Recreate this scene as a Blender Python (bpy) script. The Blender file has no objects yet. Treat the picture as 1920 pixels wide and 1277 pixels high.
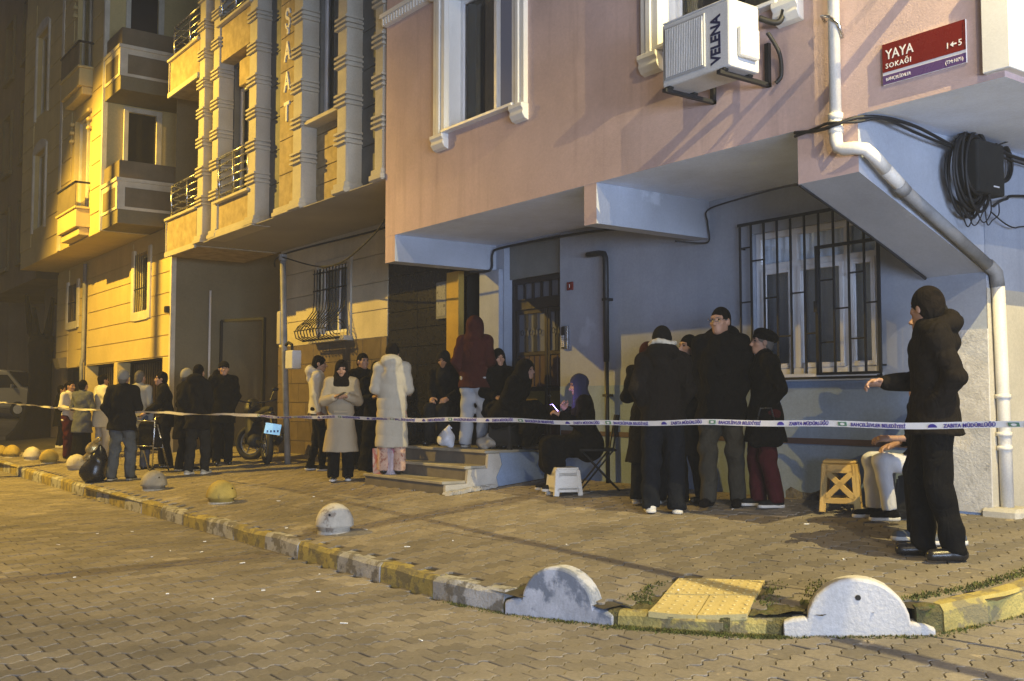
import bpy, bmesh, math, random
import numpy as np
from mathutils import Vector, Matrix
R = math.radians
rnd = random.Random(7)
SC = bpy.context.scene
COL = SC.collection

# ---------------------------------------------------------------- camera
cd = bpy.data.cameras.new('camera'); cam = bpy.data.objects.new('camera', cd); COL.objects.link(cam)
cd.sensor_width = 36.0; cd.lens = 36.0 * 1950 / 1920; cd.clip_end = 400; cd.clip_start = 0.05
cam.location = (0, 0, 1.42)
cam.rotation_euler = (R(90 + 3.4775), 0, R(53.606))
SC.camera = cam

# ---------------------------------------------------------------- night sky, exposure
w = bpy.data.worlds.new('World'); SC.world = w; w.use_nodes = True
nt = w.node_tree; bg = nt.nodes['Background']
sky = nt.nodes.new('ShaderNodeTexSky'); sky.sky_type = 'NISHITA'; sky.sun_disc = False
sky.sun_elevation = R(-2); sky.sun_rotation = R(200); sky.air_density = 1.0; sky.dust_density = 0.2; sky.ozone_density = 4.0
glow = nt.nodes.new('ShaderNodeMix'); glow.data_type = 'RGBA'; glow.blend_type = 'ADD'; glow.inputs[0].default_value = 1.0     # night sky over a lit city
nt.links.new(sky.outputs[0], glow.inputs[6]); glow.inputs[7].default_value = (.62, .60, .70, 1)
nt.links.new(glow.outputs[2], bg.inputs[0]); bg.inputs[1].default_value = 0.12
SC.view_settings.view_transform = 'Standard'; SC.view_settings.look = 'None'
SC.view_settings.exposure = -0.22; SC.view_settings.gamma = 1.0
try: SC.view_settings.use_curve_mapping = False
except Exception: pass
try:
    SC.cycles.max_bounces = 6; SC.cycles.diffuse_bounces = 4; SC.cycles.glossy_bounces = 3; SC.cycles.transparent_max_bounces = 8
    SC.cycles.sample_clamp_indirect = 6.0; SC.cycles.use_denoising = True
except Exception: pass
# lamps (built by street_lamp() further down): position, watts, colour
LAMPS = [((-22.2, -.6, 9.6), 12800, (1.0, 0.62, 0.08), 'tall sodium street lamp at the far end of the road'),
         ((-44.0, 1.0, 8.5), 1500, (1.0, 0.70, 0.20), 'street lamp beyond the crossing at the far end'),
         ((-0.8, 5.9, 6.9), 4000, (1.0, 0.79, 0.33), 'street lamp at the side street corner'),
         ((4.0, 1.0, 9.5), 2700, (1.0, 0.78, 0.42), 'street lamp on the far corner of the side street')]

# ---------------------------------------------------------------- helpers
WL = {}          # world location of every root (for parenting without moving)
def wl(o):
    return WL.get(o.name, Vector((0, 0, 0))) if o else Vector((0, 0, 0))
def empty(name, loc, label=None, cat=None, group=None, rz=0.0, kind=None):
    o = bpy.data.objects.new(name, None); COL.objects.link(o); o.empty_display_size = 0.2
    o.location = loc; o.rotation_euler = (0, 0, rz)
    WL[o.name] = Vector(loc)
    return tag(o, label, cat, group, kind)
def tag(o, label=None, cat=None, group=None, kind=None):
    if label: o['label'] = label
    if cat: o['category'] = cat
    if group: o['group'] = group
    if kind: o['kind'] = kind
    return o
def link(name, me, parent=None, local=False):
    o = bpy.data.objects.new(name, me); COL.objects.link(o)
    if parent:
        o.parent = parent
        if not local:
            p = WL.get(parent.name, Vector((0, 0, 0)))
            o.location = -p
            WL[o.name] = Vector((0, 0, 0))
        else:
            WL[o.name] = Vector((0, 0, 0))
    return o
class MB:
    def __init__(s): s.v = []; s.f = []; s.m = []
    def add(s, vs, fs, mi=0):
        b = len(s.v); s.v += [tuple(map(float, p)) for p in vs]
        for f in fs: s.f.append(tuple(b + i for i in f)); s.m.append(mi)
        return s
    def quad(s, a, b, c, d, mi=0): return s.add([a, b, c, d], [(0, 1, 2, 3)], mi)
    def box(s, x0, x1, y0, y1, z0, z1, mi=0):
        return s.add([(x0, y0, z0), (x1, y0, z0), (x1, y1, z0), (x0, y1, z0), (x0, y0, z1), (x1, y0, z1), (x1, y1, z1), (x0, y1, z1)],
                     [(0, 3, 2, 1), (4, 5, 6, 7), (0, 1, 5, 4), (1, 2, 6, 5), (2, 3, 7, 6), (3, 0, 4, 7)], mi)
    def obox(s, c, ax, ay, az, mi=0):
        c = Vector(c); ax = Vector(ax); ay = Vector(ay); az = Vector(az); P = []
        for k in (-1, 1):
            for i, j in ((-1, -1), (1, -1), (1, 1), (-1, 1)): P.append(c + ax * i + ay * j + az * k)
        return s.add(P, [(0, 3, 2, 1), (4, 5, 6, 7), (0, 1, 5, 4), (1, 2, 6, 5), (2, 3, 7, 6), (3, 0, 4, 7)], mi)
    def bar(s, a, b, wx, wz=None, mi=0, up=(0, 0, 1)):
        a = Vector(a); b = Vector(b); d = (b - a); L = d.length; d.normalize(); up = Vector(up)
        if abs(d.dot(up)) > .98: up = Vector((0, 1, 0))
        x = d.cross(up).normalized(); z = x.cross(d).normalized()
        return s.obox((a + b) / 2, x * wx / 2, d * L / 2, z * (wz or wx) / 2, mi)
    def tube(s, pts, r, n=8, mi=0, cap=True, closed=False):
        P = [Vector(p) for p in pts]; m = len(P)
        rr = r if isinstance(r, (list, tuple)) else [r] * m
        T = []
        for i in range(m):
            a = P[(i - 1) % m] if (closed or i > 0) else P[i]; b = P[(i + 1) % m] if (closed or i < m - 1) else P[i]
            t = (b - a); T.append(t.normalized() if t.length > 1e-9 else Vector((0, 0, 1)))
        u = T[0].cross(Vector((0, 0, 1)))
        if u.length < .05: u = T[0].cross(Vector((0, 1, 0)))
        u.normalize(); V = []
        for i in range(m):
            u = (u - T[i] * u.dot(T[i]));
            if u.length < 1e-6: u = T[i].orthogonal()
            u.normalize(); q = T[i].cross(u)
            for k in range(n):
                a = 2 * math.pi * k / n
                V.append(P[i] + (u * math.cos(a) + q * math.sin(a)) * rr[i])
        F = []
        for i in range(m if closed else m - 1):
            j = (i + 1) % m
            for k in range(n):
                k2 = (k + 1) % n
                F.append((i * n + k, i * n + k2, j * n + k2, j * n + k))
        if cap and not closed:
            F.append(tuple(range(n - 1, -1, -1))); F.append(tuple((m - 1) * n + k for k in range(n)))
        return s.add(V, F, mi)
    def lathe(s, prof, c=(0, 0, 0), n=20, mi=0, sx=1, sy=1):
        V = []; F = []; m = len(prof); c = Vector(c)
        for r, z in prof:
            for k in range(n):
                a = 2 * math.pi * k / n; V.append((c.x + r * sx * math.cos(a), c.y + r * sy * math.sin(a), c.z + z))
        for i in range(m - 1):
            for k in range(n):
                k2 = (k + 1) % n; F.append((i * n + k, i * n + k2, (i + 1) * n + k2, (i + 1) * n + k))
        F.append(tuple(range(n - 1, -1, -1))); F.append(tuple((m - 1) * n + k for k in range(n)))
        return s.add(V, F, mi)
    def prism(s, poly, a0, a1, plane='xz', mi=0):
        n = len(poly)
        def P(u, v, t): return {'xz': (u, t, v), 'xy': (u, v, t), 'yz': (t, u, v)}[plane]
        V = [P(u, v, a0) for u, v in poly] + [P(u, v, a1) for u, v in poly]
        F = [tuple(range(n)), tuple(range(2 * n - 1, n - 1, -1))] + [(i, i + n, (i + 1) % n + n, (i + 1) % n) for i in range(n)]
        return s.add(V, F, mi)
    def wall(s, ax, pos, u0, u1, z0, z1, holes=(), depth=0.0, mi=0, rmi=None):
        """a wall sheet at ax=pos with rectangular holes; reveals run +depth along the axis"""
        us = sorted({u0, u1} | {h[0] for h in holes} | {h[1] for h in holes}); zs = sorted({z0, z1} | {h[2] for h in holes} | {h[3] for h in holes})
        us = [u for u in us if u0 <= u <= u1]; zs = [z for z in zs if z0 <= z <= z1]
        P = (lambda u, z, d=0: (u, pos + d, z)) if ax == 'y' else (lambda u, z, d=0: (pos + d, u, z))
        for i in range(len(us) - 1):
            for j in range(len(zs) - 1):
                cu = (us[i] + us[i + 1]) / 2; cz = (zs[j] + zs[j + 1]) / 2
                if any(h[0] < cu < h[1] and h[2] < cz < h[3] for h in holes): continue
                s.quad(P(us[i], zs[j]), P(us[i + 1], zs[j]), P(us[i + 1], zs[j + 1]), P(us[i], zs[j + 1]), mi)
        if depth:
            r = mi if rmi is None else rmi
            for a, b, c, d in [h[:4] for h in holes]:
                s.quad(P(a, c), P(a, d), P(a, d, depth), P(a, c, depth), r); s.quad(P(b, c), P(b, c, depth), P(b, d, depth), P(b, d), r)
                s.quad(P(a, c), P(a, c, depth), P(b, c, depth), P(b, c), r); s.quad(P(a, d), P(b, d), P(b, d, depth), P(a, d, depth), r)
        return s
    def build(s, name, mats, parent=None, smooth=False, bevel=0.0, local=False, seg=1):
        me = bpy.data.meshes.new(name); me.from_pydata(s.v, [], s.f)
        for m in (mats if isinstance(mats, (list, tuple)) else [mats]): me.materials.append(m)
        if len(me.materials) > 1: me.polygons.foreach_set('material_index', s.m)
        bm = bmesh.new(); bm.from_mesh(me); bmesh.ops.recalc_face_normals(bm, faces=bm.faces); bm.to_mesh(me); bm.free()
        if smooth: me.polygons.foreach_set('use_smooth', [True] * len(me.polygons))
        o = link(name, me, parent, local)
        if bevel:
            b = o.modifiers.new('bevel', 'BEVEL'); b.width = bevel; b.segments = seg; b.limit_method = 'ANGLE'; b.angle_limit = R(40)
        return o
def B(name, x0, x1, y0, y1, z0, z1, mat, parent=None, bevel=0.0):
    return MB().box(x0, x1, y0, y1, z0, z1).build(name, mat, parent, bevel=bevel)
def text_mesh(name, txt, size, mat, parent, origin, xdir, ydir, extrude=0.002, align='LEFT', bold=0.0, shear=0.0, spacing=1.0, sx=1.0):
    cu = bpy.data.curves.new(name, 'FONT'); cu.body = txt; cu.size = size; cu.extrude = extrude; cu.align_x = align; cu.offset = bold; cu.shear = shear
    cu.space_character = spacing; cu.resolution_u = 2
    t = bpy.data.objects.new(name + '_tmp', cu); COL.objects.link(t)
    dg = bpy.context.evaluated_depsgraph_get(); me = bpy.data.meshes.new_from_object(t.evaluated_get(dg))
    bpy.data.objects.remove(t); bpy.data.curves.remove(cu)
    x = Vector(xdir).normalized() * sx; y = Vector(ydir).normalized(); z = x.cross(y).normalized(); o = Vector(origin)
    for v in me.vertices:
        c = v.co.copy(); v.co = o + x * c.x + y * c.y + z * c.z
    me.materials.clear(); me.materials.append(mat); me.name = name
    return link(name, me, parent)
def gz(y):                       # pavement height
    return -0.27 + 0.1 * y

# ---------------------------------------------------------------- materials
MC = {}
def pm(name, col_, rough=.8, var=.18, scale=2.0, bump=.15, bscale=60.0, metal=0.0, streak=0.0, scol=(.05, .045, .04), spots=0.0, spcol=(.1, .1, .1), spscale=9.0, objrand=0.0, spec=.4, emit=None, bdist=.01, fine=.08, coat=0.0, macro=0.0, fold=0.0):
    col = col_
    if name in MC: return MC[name]
    m = bpy.data.materials.new(name); m.use_nodes = True; N = m.node_tree.nodes; L = m.node_tree.links
    b = N['Principled BSDF']; b.inputs['Roughness'].default_value = rough; b.inputs['Metallic'].default_value = metal
    b.inputs['Specular IOR Level'].default_value = spec
    if coat: b.inputs['Coat Weight'].default_value = coat
    geo = N.new('ShaderNodeNewGeometry'); pos = geo.outputs['Position']
    def noise(sc, det=4, vec=pos, ro=.6):
        n = N.new('ShaderNodeTexNoise'); n.inputs['Scale'].default_value = sc; n.inputs['Detail'].default_value = det; n.inputs['Roughness'].default_value = ro; L.new(vec, n.inputs['Vector']); return n.outputs['Fac']
    def mapr(v, a, bb, c, d):
        n = N.new('ShaderNodeMapRange'); n.inputs[1].default_value = a; n.inputs[2].default_value = bb; n.inputs[3].default_value = c; n.inputs[4].default_value = d; L.new(v, n.inputs[0]); return n.outputs[0]
    def mul(a, bb):
        n = N.new('ShaderNodeMath'); n.operation = 'MULTIPLY'; L.new(a, n.inputs[0])
        if isinstance(bb, float): n.inputs[1].default_value = bb
        else: L.new(bb, n.inputs[1])
        return n.outputs[0]
    f = mapr(noise(scale), .3, .7, 1 - var, 1 + var)
    if fine: f = mul(f, mapr(noise(scale * 17 + 20, 3), .3, .7, 1 - fine, 1 + fine))
    if macro: f = mul(f, mapr(noise(.23, 3), .35, .65, 1 - macro, 1 + macro)); f = mul(f, mapr(noise(.9, 5), .42, .62, 1.06, 1 - macro * .8))
    if objrand:
        oi = N.new('ShaderNodeObjectInfo'); f = mul(f, mapr(oi.outputs['Random'], 0, 1, 1 - objrand, 1 + objrand))
        at = N.new('ShaderNodeAttribute'); at.attribute_name = 'tone'; f = mul(f, mapr(at.outputs['Fac'], -1, 1, 0, 2))
    rgb = N.new('ShaderNodeMix'); rgb.data_type = 'RGBA'; rgb.blend_type = 'MULTIPLY'; rgb.inputs[0].default_value = 1
    rgb.inputs[6].default_value = (*col, 1); L.new(f, rgb.inputs[7]); c = rgb.outputs[2]
    def mix(c, fac, col2):
        n = N.new('ShaderNodeMix'); n.data_type = 'RGBA'; L.new(fac, n.inputs[0]); L.new(c, n.inputs[6]); n.inputs[7].default_value = (*col2, 1); return n.outputs[2]
    if streak:
        mp = N.new('ShaderNodeMapping'); mp.inputs['Scale'].default_value = (3.2, 3.2, .22); L.new(pos, mp.inputs[0])
        c = mix(c, mul(mapr(noise(1.6, 5, mp.outputs[0]), .52, .8, 0, 1), float(streak)), scol)
    if spots:
        c = mix(c, mapr(noise(spscale, 6), .68 - .3 * spots, .74 - .3 * spots, 0, .9), spcol)
    L.new(c, b.inputs['Base Color'])
    if bump:
        bn = N.new('ShaderNodeBump'); bn.inputs['Strength'].default_value = bump; bn.inputs['Distance'].default_value = bdist
        L.new(noise(bscale, 4), bn.inputs['Height'])
        if fold:
            mp2 = N.new('ShaderNodeMapping'); mp2.inputs['Scale'].default_value = (1, 1, .55); L.new(pos, mp2.inputs[0])
            nf = N.new('ShaderNodeTexNoise'); nf.inputs['Scale'].default_value = 9; nf.inputs['Detail'].default_value = 3; nf.inputs['Distortion'].default_value = 1.6; L.new(mp2.outputs[0], nf.inputs['Vector'])
            b2 = N.new('ShaderNodeBump'); b2.inputs['Strength'].default_value = fold; b2.inputs['Distance'].default_value = .035; L.new(nf.outputs['Fac'], b2.inputs['Height']); L.new(b2.outputs[0], bn.inputs['Normal'])
        L.new(bn.outputs[0], b.inputs['Normal'])
    L.new(mapr(noise(scale * 3 + 1), .3, .7, max(.02, rough - .08), min(1, rough + .08)), b.inputs['Roughness'])
    if emit:
        b.inputs['Emission Color'].default_value = (*emit[0], 1); b.inputs['Emission Strength'].default_value = emit[1]
    MC[name] = m; return m
def glass_mat(name, tint=(.02, .025, .03), trans=.5):
    if name in MC: return MC[name]
    m = bpy.data.materials.new(name); m.use_nodes = True; N = m.node_tree.nodes; L = m.node_tree.links
    out = N['Material Output']; N.remove(N['Principled BSDF'])
    g = N.new('ShaderNodeBsdfGlossy'); g.inputs['Roughness'].default_value = .04; g.inputs['Color'].default_value = (.9, .9, .9, 1)
    t = N.new('ShaderNodeBsdfTransparent'); t.inputs['Color'].default_value = (trans, trans, trans * 1.02, 1)
    fr = N.new('ShaderNodeFresnel'); fr.inputs['IOR'].default_value = 1.5
    mx = N.new('ShaderNodeMixShader'); L.new(fr.outputs[0], mx.inputs[0]); L.new(t.outputs[0], mx.inputs[1]); L.new(g.outputs[0], mx.inputs[2]); L.new(mx.outputs[0], out.inputs[0])
    MC[name] = m; return m
M = {}
M['pink'] = pm('pink_render', (.58, .43, .40), .9, .10, .7, .25, 90, streak=.55, scol=(.30, .21, .19), macro=.10, fine=.05)
M['blue'] = pm('pale_blue_paint', (.305, .335, .40), .85, .10, .8, .2, 70, streak=.45, scol=(.2, .225, .29), macro=.08, spots=.06, spcol=(.38, .42, .50), spscale=1.1, fine=.05)
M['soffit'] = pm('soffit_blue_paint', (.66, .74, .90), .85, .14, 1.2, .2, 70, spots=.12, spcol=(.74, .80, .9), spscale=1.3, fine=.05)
M['beam'] = pm('beam_blue_paint', (.36, .385, .44), .85, .14, 1.2, .2, 70, spots=.14, spcol=(.5, .54, .6), spscale=1.6, fine=.05)
M['plinth'] = pm('blue_plinth_paint', (.22, .30, .46), .75, .12, 1.0, .2, 70, streak=.25, scol=(.1, .13, .2))
M['stripe'] = pm('dark_red_stripe', (.09, .06, .06), .8)
M['white'] = pm('white_paint', (.72, .71, .68), .6, .06, 2, .08, 60, streak=.2, scol=(.45, .42, .38), fine=.03)
M['pvc'] = pm('white_plastic_frame', (.72, .73, .76), .4, .04, 3, .02, 60, fine=.02)
M['corner'] = pm('combed_corner_render', (.50, .49, .48), .9, .2, 6, .6, 45, spots=.12, spcol=(.3, .29, .28), spscale=5)
M['cream'] = pm('cream_stone', (.50, .45, .33), .8, .14, 1.4, .2, 50, streak=.3, scol=(.28, .25, .19))
M['creamlt'] = pm('pale_stone_trim', (.44, .41, .34), .75, .12, 1.5, .15, 50, streak=.2, scol=(.33, .31, .26))
M['sand'] = pm('sandstone_panel', (.36, .29, .17), .85, .25, 6, .3, 40)
M['greystone'] = pm('grey_stone', (.16, .165, .16), .8, .15, 2, .2, 60)
M['browntile'] = pm('brown_wall_tile', (.13, .10, .065), .45, .2, 4, .1, 60, objrand=.2)
M['blacktile'] = pm('black_granite_tile', (.009, .009, .010), .3, .25, 6, .05, 60, objrand=.3)
M['ochre'] = pm('ochre_door_side', (.40, .26, .05), .6)
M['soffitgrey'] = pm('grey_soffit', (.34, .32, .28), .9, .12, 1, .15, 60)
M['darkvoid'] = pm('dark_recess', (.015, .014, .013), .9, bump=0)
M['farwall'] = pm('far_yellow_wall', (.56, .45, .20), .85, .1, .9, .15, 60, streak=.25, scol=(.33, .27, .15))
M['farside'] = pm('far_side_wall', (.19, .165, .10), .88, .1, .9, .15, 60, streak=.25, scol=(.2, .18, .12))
M['farlight'] = pm('far_white_trim', (.6, .56, .44), .8)
M['fardark'] = pm('far_parapet_panel', (.17, .14, .09), .85)
M['endwall'] = pm('dim_end_wall', (.20, .16, .11), .9, .2, .5, streak=.3)
M['black'] = pm('black_iron', (.012, .013, .016), .5, .1, 5, .05, 60)
M['steel'] = pm('stainless_steel', (.55, .55, .55), .28, .1, 5, 0, metal=1.0)
M['brownmetal'] = pm('brown_door_metal', (.018, .012, .010), .4, .15, 5, .05, 60)
M['redmetal'] = pm('dark_red_slat', (.040, .018, .018), .45, .15, 5)
M['olive'] = pm('ochre_band', (.13, .095, .025), .4)
M['frost'] = pm('frosted_glass', (.11, .12, .15), .35, .1, 4, .15, 30)
M['curtain'] = pm('net_curtain', (.72, .85, .98), .9, .06, 4, .1, 60)
M['curtaindk'] = pm('dim_curtain', (.36, .36, .34), .9, .1, 4)
M['curtainy'] = pm('yellow_curtain', (.75, .67, .46), .9, .1, 4)
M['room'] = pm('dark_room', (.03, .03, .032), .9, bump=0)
M['glass'] = glass_mat('window_glass', trans=.97)
M['paver'] = pm('paving_concrete', (.170, .153, .134), .82, .22, 1.1, .35, 90, objrand=.2, macro=.22, spots=.06, spcol=(.34, .29, .22), spscale=7, fine=.14)
M['paverwalk'] = pm('pavement_concrete', (.186, .165, .137), .82, .22, .9, .35, 90, objrand=.2, macro=.22, spots=.08, spcol=(.37, .31, .21), spscale=6, fine=.14)
M['joint'] = pm('joint_dirt', (.055, .046, .030), .95, .4, 3, .4, 50, spots=.25, spcol=(.045, .06, .015), spscale=2)
M['earth'] = pm('bare_ground', (.08, .07, .05), .95, .3, .4, .3, 20)
M['kerbw'] = pm('worn_white_kerb', (.38, .38, .38), .8, .3, 3, .7, 45, spots=.62, spcol=(.15, .14, .12), spscale=7, bdist=.015)
M['kerby'] = pm('worn_yellow_kerb', (.33, .27, .085), .8, .3, 3, .7, 45, spots=.62, spcol=(.17, .145, .08), spscale=7, bdist=.015)
M['domew'] = pm('worn_white_dome', (.50, .47, .40), .8, .2, 5, .4, 45, spots=.3, spcol=(.24, .2, .16), spscale=7)
M['domey'] = pm('worn_yellow_dome', (.38, .29, .07), .8, .25, 5, .4, 45, spots=.3, spcol=(.2, .17, .07), spscale=7)
M['domeg'] = pm('bare_grey_dome', (.26, .24, .20), .85, .25, 6, .4, 45, spots=.3, spcol=(.14, .13, .11), spscale=8)
M['bumper'] = pm('painted_white_bumper', (.43, .42, .41), .75, .14, 2, .6, 40, spots=.16, spcol=(.3, .3, .31), spscale=4, streak=.12, scol=(.36, .36, .37))
M['bumperworn'] = pm('scuffed_grey_bumper', (.42, .43, .47), .8, .25, 3, .5, 40, spots=.62, spcol=(.14, .16, .20), spscale=3.2, streak=.3, scol=(.2, .22, .27))
M['bluepaint'] = pm('blue_paint_stripe', (.15, .27, .5), .7, .15, 8)
M['tactile'] = pm('yellow_tactile_tile', (.47, .385, .17), .75, .12, 3, .3, 60, spots=.1, spcol=(.3, .22, .1), spscale=9)
M['mossdirt'] = pm('mossy_dirt', (.085, .075, .028), .95, .45, 9, .9, 40, spots=.4, spcol=(.06, .075, .015), spscale=12, bdist=.03)
M['moss'] = pm('moss', (.075, .085, .018), .95, .4, 8, .5, 80)
M['concrete'] = pm('stair_concrete', (.40, .38, .34), .9, .2, 3, .4, 50, spots=.15, spcol=(.22, .21, .2))
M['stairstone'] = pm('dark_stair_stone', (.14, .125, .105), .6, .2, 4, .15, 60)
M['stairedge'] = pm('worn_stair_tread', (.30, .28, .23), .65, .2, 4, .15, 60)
M['signred'] = pm('sign_red_enamel', (.16, .012, .008), .25, .05, 3, 0, fine=0)
M['signpurple'] = pm('sign_purple_enamel', (.10, .055, .17), .3, .05, 3, 0, fine=0)
M['signwhite'] = pm('sign_white', (.75, .74, .76), .4, .03, 3, 0, fine=0)
M['acw'] = pm('ac_grey_white', (.58, .59, .60), .45, .08, 3, .03, 60, streak=.45, scol=(.33, .32, .30))
M['aclogo'] = pm('ac_navy_print', (.012, .014, .06), .5, bump=0)
M['pipe'] = pm('pvc_downpipe', (.62, .60, .56), .5, .08, 3, .06, 40, streak=.25, scol=(.35, .33, .3))
M['pipegrey'] = pm('dirty_grey_pipe', (.22, .22, .22), .6, .25, 5, .15, 40)
M['cable'] = pm('black_cable', (.012, .012, .014), .55, bump=0)
M['tape'] = pm('white_barrier_tape', (.80, .79, .78), .45, .04, 3, .05, 30, fine=.02)
M['tapetext'] = pm('tape_indigo_print', (.06, .045, .30), .5, bump=0)
M['tapegreen'] = pm('tape_green_print', (.12, .25, .16), .5, bump=0)
M['rubber'] = pm('black_rubber', (.014, .014, .014), .8)
M['plate'] = pm('glowing_number_plate', (.45, .72, .92), .35, .04, 5, 0, emit=((.25, .62, 1.0), .55))  # no lamp: the light the plate catches is put in as a glow
M['plateink'] = pm('plate_ink', (.06, .12, .3), .5, bump=0)
M['vanpaint'] = pm('van_cream_paint', (.34, .32, .26), .35, .05, 2, 0, spec=.5)
M['vanglass'] = pm('van_dark_glass', (.02, .02, .02), .1, bump=0)
M['bark'] = pm('dark_bark', (.014, .010, .007), .95, .35, 3, .8, 25, bdist=.03)
M['skin'] = pm('skin', (.33, .19, .13), .55, .08, 12, .05, 120, fine=.03)
M['skin2'] = pm('skin_tan', (.36, .20, .12), .55, .08, 12, .05, 120, fine=.03)
M['eye'] = pm('dark_eye', (.02, .015, .012), .2, bump=0)
def cloth(name, col, rough=.95, var=.15):
    k = .30 if max(col) < .045 else .88
    lt = max(col) > .15
    return pm(name, tuple(c * k for c in col), rough, .05 if lt else var, 7, .15 if lt else .25, 160, fine=.03 if lt else .08, bdist=.004, spec=.10, fold=.22 if lt else .8)
CL = {n: cloth('cloth_' + n, c) for n, c in dict(
    black=(.013, .012, .012), softblack=(.022, .02, .019), brownblack=(.030, .023, .018), navy=(.016, .018, .032), indigo=(.035, .04, .09), jean=(.075, .085, .10), darkjean=(.022, .026, .036),
    grey=(.20, .20, .20), lightgrey=(.34, .33, .30), white=(.62, .60, .56), cream=(.50, .46, .37), trench=(.40, .345, .25), maroon=(.050, .014, .012), wine=(.052, .009, .012),
    sweat=(.36, .38, .42), brown=(.026, .018, .013), darkbrown=(.022, .016, .013), greyblue=(.10, .11, .13), khaki=(.046, .042, .032), whitetr=(.58, .58, .60), hair=(.012, .009, .008), greyhair=(.12, .11, .1), charcoal=(.044, .044, .0445), yellow=(.6, .38, .05)).items()}
CL['floral'] = pm('cloth_floral', (.50, .33, .24), .85, .2, 10, .1, 100, spots=.5, spcol=(.28, .10, .06), spscale=22)
CL['leather'] = pm('black_leather', (.012, .011, .011), .3, .1, 8, .1, 60)
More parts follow.
